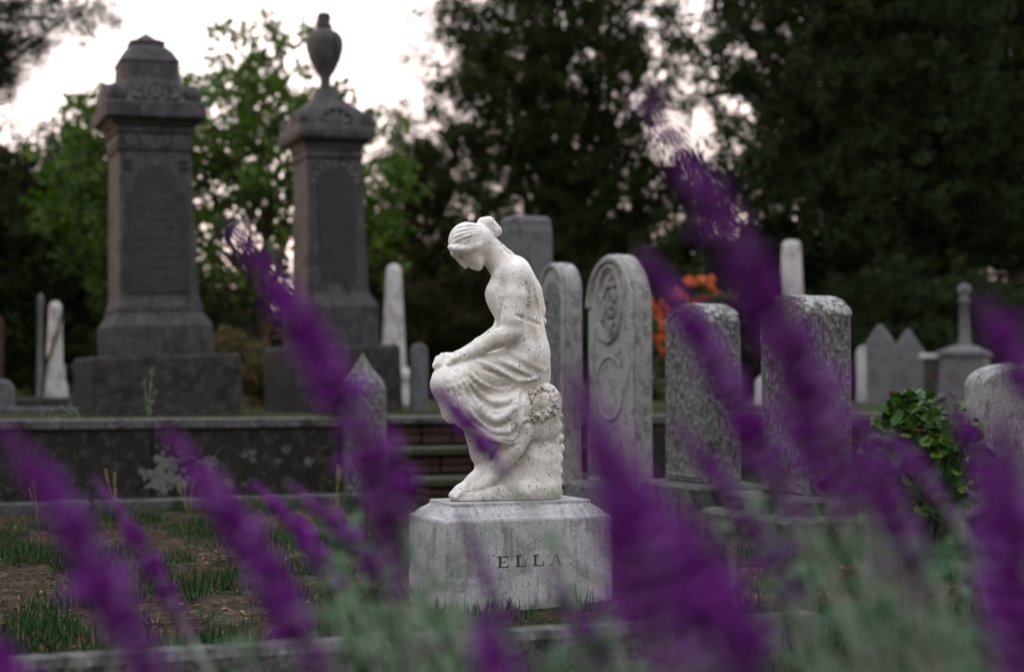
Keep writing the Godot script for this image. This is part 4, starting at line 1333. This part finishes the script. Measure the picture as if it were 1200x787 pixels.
func build_trees() -> void:
	var broad := sprig(9, 0.55, 0.36, 3)
	var small := sprig(14, 0.34, 0.17, 4)
	var needle := sprig(22, 0.55, 0.05, 5, true)
	var r := RandomNumberGenerator.new()
	r.seed = 19
	var d0 := Color(0.022, 0.034, 0.014)
	var d1 := Color(0.045, 0.058, 0.022)
	# light green tree behind the two monuments
	var t := thing("leafy_tree", "light green broadleaf tree between and behind the two tall monuments", "tree", Vector3(-2.9, TERRACE, -18.0), 0)
	var c := foliage(t, "crown", [[Vector3(-0.1, 2.8, 0), Vector3(1.15, 1.75, 0.9)], [Vector3(-1.75, 2.6, -0.3), Vector3(1.0, 1.45, 0.8)], [Vector3(1.15, 2.4, 0), Vector3(0.65, 1.0, 0.6)]], 330, 6, 0.19, 0.175, broad, mats.leaf_bright, Color(0.046, 0.09, 0.018), Color(0.085, 0.13, 0.022), r)
	woody(t, 2.6, 0.10, c, 26, r)
	# dark evergreen at the left
	t = thing("evergreen_tree", "dark evergreen tree filling the left edge behind the white obelisk", "tree", Vector3(-6.3, TERRACE, -20.5), 0)
	c = foliage(t, "crown", [[Vector3(0.0, 2.0, 0), Vector3(1.25, 1.9, 1.2)], [Vector3(0.9, 1.3, 0.4), Vector3(0.8, 1.3, 0.8)]], 420, 10, 0.24, 0.26, small, mats.leaf_dark, d0, d1, r)
	woody(t, 3.2, 0.14, c, 20, r)
	# pine whose branches hang in at the top left
	t = thing("pine_tree", "pine tree whose drooping branches enter at the top left corner", "tree", Vector3(-6.6, TERRACE, -14.5), 0)
	c = foliage(t, "crown", [[Vector3(1.85, 3.55, 0), Vector3(0.34, 0.42, 0.4)], [Vector3(1.5, 3.3, 0.2), Vector3(0.4, 0.5, 0.5)], [Vector3(2.45, 3.82, 0), Vector3(0.5, 0.16, 0.4)], [Vector3(0.6, 4.3, 0), Vector3(0.8, 0.5, 0.8)]], 190, 11, 0.11, 0.17, needle, mats.leaf_dark, d0, Color(0.04, 0.05, 0.025), r, 0.8)
	woody(t, 5.0, 0.16, c, 22, r)
	# slim one between the bright tree and the big dark one
	t = thing("evergreen_tree", "slim olive-dark tree left of the big dark tree, under open sky", "tree", Vector3(-1.75, TERRACE, -27.5), 0)
	c = foliage(t, "crown", [[Vector3(0, 2.4, 0), Vector3(1.0, 2.4, 1.0)], [Vector3(0.05, 4.4, 0), Vector3(0.55, 1.1, 0.5)], [Vector3(-0.9, 1.8, 0), Vector3(1.0, 1.6, 0.9)]], 420, 9, 0.23, 0.26, small, mats.leaf_dark, Color(0.035, 0.04, 0.014), Color(0.06, 0.065, 0.022), r)
	woody(t, 5.0, 0.13, c, 22, r)
	# big dark tree in the middle
	t = thing("evergreen_tree", "big dark tree in the middle with sky glinting through its crown", "tree", Vector3(0.75, TERRACE, -26.0), 0)
	c = foliage(t, "crown", [[Vector3(-0.05, 5.9, 0), Vector3(2.35, 2.5, 1.7)], [Vector3(-1.1, 4.1, 0.2), Vector3(1.1, 1.6, 1.2)], [Vector3(0.9, 3.2, 0), Vector3(1.6, 1.6, 1.4)], [Vector3(1.75, 2.5, 0), Vector3(1.0, 1.35, 0.9)], [Vector3(0.0, 2.0, 0.3), Vector3(1.9, 1.5, 1.3)]], 1050, 9, 0.20, 0.24, small, mats.leaf_dark, d0, d1, r)
	woody(t, 7.6, 0.26, c, 44, r)
	# right: two great dark trees
	t = thing("evergreen_tree", "huge dense dark tree spreading over the right half", "tree", Vector3(5.12, TERRACE, -22.5), 0)
	c = foliage(t, "crown", [[Vector3(-0.2, 5.2, 0), Vector3(2.2, 2.6, 1.9)], [Vector3(-0.5, 3.0, 0.5), Vector3(1.6, 1.5, 1.3)], [Vector3(-1.85, 2.7, 0.2), Vector3(0.9, 1.2, 0.9)], [Vector3(1.2, 3.4, 0.2), Vector3(1.5, 1.7, 1.3)]], 1080, 10, 0.22, 0.25, small, mats.leaf_dark, d0, Color(0.035, 0.052, 0.024), r)
	woody(t, 6.4, 0.30, c, 44, r)
	t = thing("evergreen_tree", "dark tree with bare trunk at the right edge, pale gaps in its crown", "tree", Vector3(7.3, TERRACE, -24.5), 0)
	c = foliage(t, "crown", [[Vector3(0.2, 5.4, 0), Vector3(2.2, 2.6, 1.8)], [Vector3(0.3, 3.2, -0.3), Vector3(1.6, 1.3, 1.3)]], 760, 10, 0.23, 0.26, small, mats.leaf_dark, d0, d1, r)
	woody(t, 6.6, 0.24, c, 34, r)
	# the thicket along the back, bush by bush
	var spots := [[-12.5, -33.0, 3.6], [-10.2, -31.5, 3.2], [-8.0, -33.0, 3.4], [-5.8, -31.5, 2.5], [-3.9, -33.0, 2.3], [-2.0, -34.0, 2.9], [0.0, -32.0, 3.2], [2.0, -33.0, 3.6], [4.0, -31.5, 3.4], [6.0, -32.0, 3.6], [8.2, -31.0, 3.5], [10.6, -32.0, 3.7], [12.8, -31.5, 3.4]]
	var where := ["far left end of the thicket", "second from the left of the thicket", "behind the left evergreen", "behind the domed monument", "between the two tall monuments", "behind the urn monument", "behind the slender white obelisk", "behind the statue's head", "behind the flowered headstone", "behind the stout headstones", "behind the far right tombs", "second from the right of the thicket", "far right end of the thicket"]
	for i in spots.size():
		var h: float = spots[i][2]
		t = thing("dark_shrub", "dark dense shrub, " + where[i], "shrub", Vector3(spots[i][0], TERRACE + 0.1, spots[i][1]), 0, "dark thicket along the back")
		c = foliage(t, "foliage", [[Vector3(0, h * 0.5, 0), Vector3(1.35, h * 0.52, 1.1)], [Vector3(r.randf_range(-0.5, 0.5), h * 0.3, 0.4), Vector3(1.2, h * 0.32, 0.9)]], 200, 10, 0.26, 0.31, small, mats.leaf_dark, d0, d1, r)
		woody(t, h * 0.8, 0.07, c, 7, r)
	# unseen hedge bushes added left of the view to keep the low sun off the graves and let it reach only the tall monuments
	for i in 6:
		t = thing("added_hedge_shrub", "added dark hedge shrub out of view at the left, number %s from the front" % ["one", "two", "three", "four", "five", "six"][i], "shrub", Vector3(-8.6 + 0.3 * (i % 2), TERRACE - 0.42 if i < 3 else TERRACE, -4.2 - i * 1.75), 0, "added hedge blocking the low sun at the left")
		c = foliage(t, "foliage", [[Vector3(0, 1.6 if i < 4 else 0.9, 0), Vector3(0.9, 1.75 if i < 4 else 1.0, 1.15)]], 200 if i < 4 else 110, 10, 0.24, 0.3, small, mats.leaf_dark, d0, d1, r)
		woody(t, 2.2, 0.06, c, 6, r)
	# unseen trees that close the cemetery behind and beside the camera, which leave the sky open overhead only
	var around := [[-13.0, -1.5, "beyond the added hedge at the left"], [-11.5, 6.5, "behind the camera at the left"], [-4.5, 11.5, "behind the camera, left of its middle"], [3.5, 12.0, "behind the camera, right of its middle"], [10.5, 8.0, "behind the camera at the right"], [12.5, 0.5, "beside the camera at the right"], [12.0, -8.0, "right of the headstones, out of view"], [-14.5, -19.5, "added to block low sun, far left of the thicket"], [-16.0, -26.5, "added to block low sun, left of the thicket, farthest back"]]  # last two added to keep the low sun off the crowns at right
	for q in around:
		t = thing("evergreen_tree", "dark tree out of view, " + q[2], "tree", Vector3(q[0], -0.05, q[1]), 0, "trees round the cemetery")
		c = foliage(t, "crown", [[Vector3(0, 4.2, 0), Vector3(3.4, 3.9, 3.2)]], 420, 9, 0.55, 0.62, small, mats.leaf_dark, d0, d1, r)
		woody(t, 6.5, 0.3, c, 14, r)
	# nearer low bushes
	t = thing("low_shrub", "low yellow-brown shrub between the two tall monuments", "shrub", Vector3(-2.45, TERRACE, -14.6), 0)
	c = foliage(t, "foliage", [[Vector3(0, 0.42, 0), Vector3(0.42, 0.45, 0.4)]], 60, 10, 0.08, 0.11, small, mats.leaf_bush, Color(0.07, 0.065, 0.02), Color(0.10, 0.06, 0.025), r)
	woody(t, 0.6, 0.02, c, 6, r)
	t = thing("low_shrub", "dark green shrub left of the domed monument, behind the obelisk", "shrub", Vector3(-4.0, TERRACE, -17.5), 0)
	c = foliage(t, "foliage", [[Vector3(0, 0.75, 0), Vector3(0.8, 0.85, 0.6)]], 120, 10, 0.14, 0.17, small, mats.leaf_dark, d0, d1, r)
	woody(t, 1.0, 0.03, c, 6, r)
	t = thing("low_shrub", "dark shrub behind the far right tombs", "shrub", Vector3(5.4, TERRACE, -20.2), 0)
	c = foliage(t, "foliage", [[Vector3(0, 0.9, 0), Vector3(1.5, 1.0, 0.7)]], 200, 10, 0.16, 0.2, small, mats.leaf_dark, d0, Color(0.05, 0.07, 0.035), r)
	woody(t, 1.2, 0.04, c, 8, r)
	t = thing("low_shrub", "dark shrub between the seated figure and the white obelisk", "shrub", Vector3(-0.5, TERRACE, -21.0), 0)
	c = foliage(t, "foliage", [[Vector3(0, 0.9, 0), Vector3(1.3, 1.0, 0.7)]], 200, 10, 0.16, 0.2, small, mats.leaf_dark, Color(0.03, 0.03, 0.013), Color(0.05, 0.045, 0.02), r)
	woody(t, 1.2, 0.04, c, 8, r)
	t = thing("low_shrub", "dark shrub behind the white obelisk and the stout headstones", "shrub", Vector3(2.3, TERRACE, -20.5), 0)
	c = foliage(t, "foliage", [[Vector3(0, 0.9, 0), Vector3(1.7, 1.05, 0.7)]], 240, 10, 0.16, 0.2, small, mats.leaf_dark, d0, d1, r)
	woody(t, 1.2, 0.04, c, 8, r)
	# shrub with orange-red flowers
	t = thing("flowering_shrub", "shrub with orange-red flowers behind the flowered headstone", "shrub", Vector3(1.62, TERRACE, -14.2), 0)
	c = foliage(t, "foliage", [[Vector3(0, 0.55, 0), Vector3(0.40, 0.62, 0.35)]], 70, 10, 0.08, 0.11, small, mats.leaf_bush, Color(0.04, 0.055, 0.02), Color(0.07, 0.075, 0.03), r)
	woody(t, 0.8, 0.025, c, 6, r)
	foliage(t, "blossoms", [[Vector3(-0.05, 1.05, 0.1), Vector3(0.36, 0.22, 0.25)], [Vector3(-0.2, 0.6, 0.2), Vector3(0.2, 0.4, 0.2)]], 32, 5, 0.035, 0.045, sprig(8, 0.7, 0.5, 8), mats.petal, Color(0.55, 0.09, 0.03), Color(0.62, 0.17, 0.05), r)
	build_geranium()

func build_geranium() -> void:
	var r := RandomNumberGenerator.new()
	r.seed = 44
	var t := thing("geranium_bush", "leafy green bush with a few red blossoms right of the broad headstone", "bush", Vector3(1.76, 0, -6.55), 0)
	# rounded leaves: scalloped discs, cupped
	var leaves := []
	for v in 4:
		var st := begin(true)
		var g: float = [0.8, 1.0, 1.2, 1.1][v]
		var ring := []
		for i in 14:
			var a := TAU * i / 14.0
			var rr := 1.0 + 0.10 * cos(a * 7.0) - (0.35 if i == 0 else 0.0)
			ring.append(Vector3(cos(a) * rr, 0.16 + 0.10 * sin(a * 3.0 + v), sin(a) * rr))
		for i in 14:
			for q in [Vector3.ZERO, ring[i], ring[(i + 1) % 14]]:
				st.set_color([Color(0.035, 0.085, 0.016), Color(0.055, 0.12, 0.02), Color(0.09, 0.15, 0.022), Color(0.04, 0.10, 0.03)][v])
				st.add_vertex(q)
		leaves.append(done(st))
	var mass := []
	var mass_c := []
	for i in 700:
		var d := Vector3(r.randfn(), r.randfn(), r.randfn()).normalized()
		var p := Vector3(0, 0.36, 0) + d * Vector3(0.27, 0.30, 0.20) * pow(r.randf(), 0.35)
		if p.y < 0.05:
			p.y = 0.05 + r.randf() * 0.1
		var turn := Vector3(r.randf_range(-0.8, 0.8) + d.z * 0.8, r.randf() * TAU, r.randf_range(-0.8, 0.8) - d.x * 0.8)
		var wide := 0.014 + 0.022 * r.randf()
		if p.z < 0.04 or i > 560:
			mass.append(Transform3D(Basis.from_euler(turn).scaled(Vector3.ONE * wide), p))
			mass_c.append(Color.WHITE * r.randf_range(0.8, 1.15))
			continue
		var o := part("leaf", leaves[r.randi() % 4], mats.leaf_bush, t, p)
		o.rotation = turn
		o.scale = Vector3.ONE * wide
	var inner := MultiMeshInstance3D.new()
	inner.name = "inner_leaves"
	inner.multimesh = scatter(leaves[1], mass, mass_c)
	inner.material_override = mats.leaf_bush
	inner.set_meta("kind", "stuff")
	t.add_child(inner)
	for i in 14:
		var a := r.randf() * TAU
		var st := begin(true)
		var tip := Vector3(cos(a) * 0.15, r.randf_range(0.35, 0.6), sin(a) * 0.13)
		tube(st, [Vector3(cos(a) * 0.04, -0.03, sin(a) * 0.04), tip * Vector3(0.6, 0.5, 0.6), tip], [0.009, 0.007, 0.004], 5)
		part("stem", done(st), mats.green_stem, t)
	for f in [[-0.17, 0.64, 0.1, 0], [0.03, 0.70, 0.05, 1], [-0.08, 0.48, 0.2, 1], [0.0, 0.46, 0.22, 1], [-0.02, 0.2, 0.2, 2], [0.12, 0.5, 0.2, 2]]:
		var st := begin()
		for k in 9:
			var a := k * 2.4
			leaf_quad(st, Vector3.ZERO, Vector3(cos(a), 0.5, sin(a)).normalized(), Vector3.UP, 0.022, 0.018, [Color(0.5, 0.03, 0.03), Color(0.45, 0.13, 0.07), Color(0.4, 0.03, 0.06)][f[3]])
		part("blossom", done(st), mats.petal, t, Vector3(f[0], f[1], f[2]))
		var sk := begin(true)
		tube(sk, [Vector3(f[0] * 0.7, f[1] - 0.2, f[2] * 0.7), Vector3(f[0], f[1], f[2])], [0.003, 0.002], 4)
		part("flower_stalk", done(sk), mats.green_stem, t)

func build_grass() -> void:
	var r := RandomNumberGenerator.new()
	r.seed = 71
	var n := FastNoiseLite.new()
	n.seed = 15
	n.frequency = 1.3
	n.fractal_octaves = 4
	var blade := begin()
	for i in 9:
		var a := i * 2.4
		var lean := 0.35 + 0.13 * i
		var d := Vector3(cos(a) * lean, 1, sin(a) * lean).normalized()
		var g := 0.7 + 0.07 * i
		leaf_quad(blade, Vector3(cos(a), 0, sin(a)) * 0.12, d, Vector3(cos(a), 0.2, sin(a)), 1.0 - 0.05 * i, 0.075, Color(g, g, g), 0.1)
	var tuft := done(blade)
	var xf := []
	var cl := []
	var tries := 0
	while xf.size() < 34000 and tries < 400000:
		tries += 1
		var p := Vector3(r.randf_range(-3.6, 3.6), 0, r.randf_range(-9.6, -2.2))
		var back := (p.x + 1.93) * sin(deg_to_rad(GRID)) + (p.z + 8.67) * cos(deg_to_rad(GRID))
		if back < 0.0 or (absf(p.x) < 0.42 and p.z < -4.5 and p.z > -5.2 and r.randf() < 0.9):
			continue
		var v := n.get_noise_2d(p.x, p.z)
		if r.randf() > smoothstep(-0.12, 0.3, v) + 0.06:
			continue
		p.y = ground_y(p.x, p.z) - 0.004
		var h := (0.012 + 0.05 * pow(r.randf(), 2.0)) * (1.0 + 1.2 * maxf(v, 0.0))
		xf.append(Transform3D(Basis(Vector3.UP, r.randf() * TAU).scaled(Vector3(h * 1.2, h, h * 1.2)), p))
		var dry := r.randf() < 0.16
		var w := r.randf_range(0.7, 1.3)
		cl.append((Color(0.13, 0.1, 0.05) if dry else Color(0.022, 0.058, 0.016)) * w)
	var o := MultiMeshInstance3D.new()
	o.name = "grass"
	o.multimesh = scatter(tuft, xf, cl)
	o.material_override = mats.grass
	add_child(o)
	tag(o, "patchy green grass on the bare soil around the pedestal", "grass")
	o.set_meta("kind", "stuff")
	# dry straw and fallen leaves
	var fl := begin()
	leaf_quad(fl, Vector3(-0.5, 0, 0), Vector3(1, 0, 0), Vector3.UP, 1.0, 0.42, Color.WHITE, 0.3)
	var flake := done(fl)
	xf = []
	cl = []
	while xf.size() < 14000:
		var p := Vector3(r.randf_range(-3.6, 3.6), 0, r.randf_range(-9.4, -2.2))
		var back := (p.x + 1.93) * sin(deg_to_rad(GRID)) + (p.z + 8.67) * cos(deg_to_rad(GRID))
		if back < 0.0:
			continue
		p.y = ground_y(p.x, p.z) + 0.003
		var s := r.randf_range(0.012, 0.035)
		var thin := 1.0 if r.randf() < 0.5 else 0.15
		xf.append(Transform3D(Basis.from_euler(Vector3(r.randf_range(-0.4, 0.4), r.randf() * TAU, r.randf_range(-0.4, 0.4))).scaled(Vector3(s * (2.0 if thin < 1.0 else 1.0), s, s * thin)), p))
		cl.append(Color(0.11, 0.062, 0.035).lerp(Color(0.24, 0.17, 0.09), r.randf()) * r.randf_range(0.5, 1.2))
	o = MultiMeshInstance3D.new()
	o.name = "leaf_litter"
	o.multimesh = scatter(flake, xf, cl)
	o.material_override = mats.litter
	add_child(o)
	tag(o, "dry brown straw and fallen leaves on the soil", "leaf litter")
	o.set_meta("kind", "stuff")
	# grass on the terrace edge
	xf = []
	cl = []
	while xf.size() < 2600:
		var p := along(r.randf_range(-3, 8), 0.24 + r.randf() * r.randf() * 7.0)
		p.y = TERRACE - 0.01
		if r.randf() > smoothstep(-0.1, 0.3, n.get_noise_2d(p.x, p.z)) + 0.05:
			continue
		var h := r.randf_range(0.02, 0.06)
		xf.append(Transform3D(Basis(Vector3.UP, r.randf() * TAU).scaled(Vector3(h * 1.5, h, h * 1.5)), p))
		cl.append(Color(0.04, 0.07, 0.018) * r.randf_range(0.6, 1.3))
	o = MultiMeshInstance3D.new()
	o.name = "terrace_grass"
	o.multimesh = scatter(tuft, xf, cl)
	o.material_override = mats.grass
	add_child(o)
	tag(o, "short dark grass on the terrace among the monuments", "grass")
	o.set_meta("kind", "stuff")
	# dry seed stalks at the wall's foot and weeds on the wall
	var spots := [along(-1.1, -0.35), along(-0.75, -0.35), along(0.02, -0.4), along(-0.35, -0.3), along(-0.98, -0.3), along(0.85, -0.4)]
	var lab := ["at the left of the wall foot", "left of the lichen patch", "just below the lichen patch", "close to the lichen patch's left side", "between the left two sage spikes", "by the pointed post"]
	for i in spots.size():
		var w := thing("dry_weed", "thin dry seed stalk in the grass, " + lab[i], "weed", spots[i] + Vector3(0, -0.02, 0), 0, "dry stalks along the wall")
		for k in 3:
			var st := begin(true)
			var tip := Vector3(r.randf_range(-0.05, 0.05), r.randf_range(0.12, 0.26), r.randf_range(-0.03, 0.03))
			tube(st, [Vector3(k * 0.01, 0, 0), tip * 0.6, tip], [0.003, 0.0025, 0.001], 4)
			for q in 5:
				blob(st, tip * (0.75 + q * 0.06), Vector3(0.006, 0.01, 0.006), Basis.IDENTITY, 5, 4)
			part("stalk", done(st), mats.straw, w)
	for i in 2:
		var w := thing("wall_weed", ["tall leafy weed on the terrace before the domed monument's plinth", "low spreading weed left of the tall one before the big plinth"][i], "weed", along([-0.05, -0.42][i], 0.42, TERRACE - 0.01), 0)
		for k in [3, 4][i]:
			var tip := Vector3(r.randf_range(-0.04, 0.08) if i == 0 else -0.08 - k * 0.05, [0.34, 0.14][i] - k * [0.07, 0.02][i], 0.02 * k)
			var st := begin(true)
			tube(st, [Vector3(0, 0, 0), tip * Vector3(0.4, 0.6, 0.5), tip], [0.004, 0.003, 0.0015], 4)
			part("stem", done(st), mats.sage_stem, w)
			var lf := begin()
			for q in 12:
				var u := 0.2 + 0.8 * q / 11.0
				var a := 1.6 * q
				leaf_quad(lf, tip * u, Vector3(cos(a), 0.4, sin(a)).normalized(), Vector3.UP, 0.045, 0.02, Color(0.04, 0.09, 0.02))
			part("leaves", done(lf), mats.leaf_bush, w)

# ------------------------------------------------------------------ purple sage in front
func sage_curve(tip: Vector3, base: Vector3, foot: Vector3, t: float) -> Vector3:    # t 0 foot .. 1 base .. 2 tip
	if t <= 1.0:
		var dir := (base - tip).normalized()
		var c := base + dir * foot.distance_to(base) * 0.45
		return foot.lerp(c, t).lerp(c.lerp(base, t), t)
	var u := t - 1.0
	var l := tip.distance_to(base)
	return base.lerp(tip, u) + Vector3(0, l * 0.05 * sin(u * PI), 0)

func sage_leaf_mesh(seed_: int) -> ArrayMesh:
	var st := begin(true)
	var r := RandomNumberGenerator.new()
	r.seed = seed_
	var prev := []
	var g := r.randf_range(0.85, 1.15)
	for i in 7:
		var t := i / 6.0
		var w := 0.085 * sin(PI * pow(t, 0.7)) + 0.004
		var y := 0.12 * t - 0.45 * t * t
		var row := [Vector3(t, y + w * 0.5, w), Vector3(t, y, 0), Vector3(t, y + w * 0.5, -w)]
		if i > 0:
			for q in 2:
				for v in [prev[q], prev[q + 1], row[q + 1], prev[q], row[q + 1], row[q]]:
					st.set_color(Color(0.055, 0.105, 0.055) * g)
					st.add_vertex(v)
		prev = row
	return done(st)

func build_sage() -> void:
	var r := RandomNumberGenerator.new()
	r.seed = 33
	var leaf := [sage_leaf_mesh(1), sage_leaf_mesh(2), sage_leaf_mesh(3)]
	var calyx := begin(true)
	blob(calyx, Vector3(0, 0, 0.5), Vector3(0.30, 0.30, 0.55), Basis.IDENTITY, 6, 4)
	var n := 0
	for s in spikes:
		var tip: Vector3 = s[0]
		var base: Vector3 = s[1]
		var rad: float = s[2]
		var flow := (base - tip)
		var foot := Vector3(base.x + flow.x * 0.8 + r.randf_range(-0.04, 0.04), 0.0, base.z + r.randf_range(-0.05, 0.1))
		var t := thing("sage_stalk", s[3], "flower", foot, 0, "purple sage spikes in the foreground")
		var stem := begin(true)
		var pts := []
		var rr := []
		for i in 15:
			var u := 2.0 * i / 14.0
			pts.append(sage_curve(tip, base, foot, u) - foot)
			rr.append(lerpf(0.005, 0.0014, u / 2.0))
		pts[0].y = -0.03
		tube(stem, pts, rr, 6)
		part("stem", done(stem), mats.sage_stem, t)
		# whorls of woolly calyces
		var fl := begin(true)
		var l := tip.distance_to(base)
		var y := 0.0
		while y < l:
			var u := y / l
			var c := sage_curve(tip, base, foot, 1.0 + u) - foot
			var ax := (sage_curve(tip, base, foot, 1.0 + minf(u + 0.04, 1.0)) - sage_curve(tip, base, foot, 1.0 + u - 0.02)).normalized()
			var sx := ax.cross(Vector3(0.2, 0.1, 1)).normalized()
			var sz := ax.cross(sx)
			var size := rad * (1.0 - 0.72 * pow(u, 1.6)) * r.randf_range(0.72, 1.12)
			if u < 0.12:
				size *= 0.75
			var whorl := r.randf() * 0.4
			var cnt := 10 if u < 0.7 else 7
			for k in cnt:
				var a := TAU * k / cnt + y * 90.0 + r.randf_range(-0.2, 0.2)
				var d := (sx * cos(a) + sz * sin(a) + ax * r.randf_range(0.35, 0.8)).normalized()
				var bx := d.cross(ax).normalized()
				var q := clampf(r.randf() * 0.7 + whorl, 0.0, 1.0)
				var col := Color(0.075, 0.007, 0.097).lerp(Color(0.185, 0.032, 0.24), q)
				if r.randf() < 0.10:
					col = Color(0.30, 0.15, 0.38)
				fl.set_color(col)
				blob(fl, c + d * size * 0.5, Vector3(size * 0.22, size * 0.55, size * 0.22), Basis(bx, d, bx.cross(d)), 6, 4)
				if r.randf() < 0.10 and u < 0.8:
					fl.set_color(Color(0.30, 0.06, 0.42))
					blob(fl, c + d * size * 1.15, Vector3(size * 0.16, size * 0.26, size * 0.16), Basis(bx, d, bx.cross(d)), 5, 4)
			y += lerpf(0.0135, 0.0075, u)
		part("flower_spike", done(fl), mats.sage_flower, t)
		# paired leaves below the spike
		for k in 4:
			var u := 0.92 - k * 0.13
			var p := sage_curve(tip, base, foot, u) - foot
			for side in 2:
				var o := part("leaf", leaf[r.randi() % 3], mats.sage_leaf, t, p)
				o.rotation = Vector3(r.randf_range(-0.3, 0.3), PI * side + k * 1.57 + r.randf_range(-0.4, 0.4), r.randf_range(0.2, 0.8))
				o.scale = Vector3.ONE * r.randf_range(0.06, 0.10)
		n += 1
	# leafy shoots without flowers
	var k2 := 0
	for p0 in leafy_tops:
		var foot := Vector3(p0.x + r.randf_range(0.02, 0.12), 0, p0.z + r.randf_range(-0.04, 0.04))
		var t := thing("sage_shoot", "grey-green leafy sage shoot " + shoot_places[k2], "plant", foot, 0, "leafy sage shoots in the foreground")
		k2 += 1
		var top: Vector3 = p0 - foot
		var stem := begin(true)
		var pts := []
		for i in 8:
			var u := i / 7.0
			pts.append(Vector3(top.x * u * u, lerpf(-0.03, top.y, u), top.z * u))
		tube(stem, pts, [0.005, 0.0048, 0.0046, 0.004, 0.0036, 0.003, 0.0025, 0.001], 6)
		part("stem", done(stem), mats.sage_stem, t)
		for i in 8:
			var u := 1.0 - i * 0.075
			var at := Vector3(top.x * u * u, top.y * u, top.z * u)
			for side in 2:
				var o := part("leaf", leaf[r.randi() % 3], mats.sage_leaf, t, at)
				o.rotation = Vector3(r.randf_range(-0.3, 0.3), PI * side + i * 1.57 + r.randf_range(-0.5, 0.5), r.randf_range(0.2, 0.9) + (0.4 if i == 0 else 0.0))
				o.scale = Vector3.ONE * r.randf_range(0.07, 0.12) * (0.6 + 0.06 * i)

# ------------------------------------------------------------------
func _ready() -> void:
	rng.seed = 7
	# camera: 55 mm lens at f/2, kneeling height, focused on the statue
	var cam := Camera3D.new()
	cam.name = "camera"
	var lens := CameraAttributesPhysical.new()
	lens.frustum_focal_length = 54.9
	lens.frustum_focus_distance = 4.86
	lens.frustum_far = 600.0
	lens.frustum_near = 0.05
	lens.exposure_aperture = 1.95
	cam.attributes = lens
	cam.fov = 24.67
	cam.near = 0.05
	cam.far = 600.0
	cam.position = Vector3(0, 0.66, 0)
	cam.rotation_degrees = Vector3(1.957, 0, 0)
	add_child(cam)
	cam.current = true
	# dusk sky: bright, almost white, warm near the horizon
	var env := Environment.new()
	env.background_mode = Environment.BG_SKY
	env.tonemap_mode = Environment.TONE_MAPPER_LINEAR
	env.tonemap_exposure = 0.8
	env.sdfgi_enabled = true
	env.ssao_enabled = true
	env.ssil_enabled = true
	var sky := Sky.new()
	var sm := ProceduralSkyMaterial.new()
	sm.sky_top_color = Color(0.87, 0.885, 0.92)
	sm.sky_horizon_color = Color(1.0, 0.88, 0.81)
	sm.sky_curve = 0.22
	sm.ground_horizon_color = Color(0.16, 0.15, 0.13)
	sm.ground_bottom_color = Color(0.1, 0.1, 0.09)
	sm.sky_energy_multiplier = 1.65
	sky.sky_material = sm
	env.sky = sky
	var we := WorldEnvironment.new()
	we.name = "environment"
	we.environment = env
	add_child(we)
	# the low sun: a wide soft warm glow through the trees from the left
	var sun := DirectionalLight3D.new()
	sun.name = "sun"
	sun.light_energy = 0.9
	sun.light_color = Color(1.0, 0.82, 0.68)
	sun.light_angular_distance = 6.0
	sun.shadow_enabled = true
	sun.rotation_degrees = Vector3(-11, -94, 0)
	add_child(sun)
	make_materials()
	mats.green_stem = plain(Color(0.05, 0.07, 0.025), 0.8)
	mats.straw = plain(Color(0.22, 0.17, 0.09), 0.9)
	build_ground()
	build_walls()
	build_monuments()
	build_headstones()
	small_far_stones()
	build_pedestal()
	build_statue()
	build_trees()
	build_grass()
	build_sage()
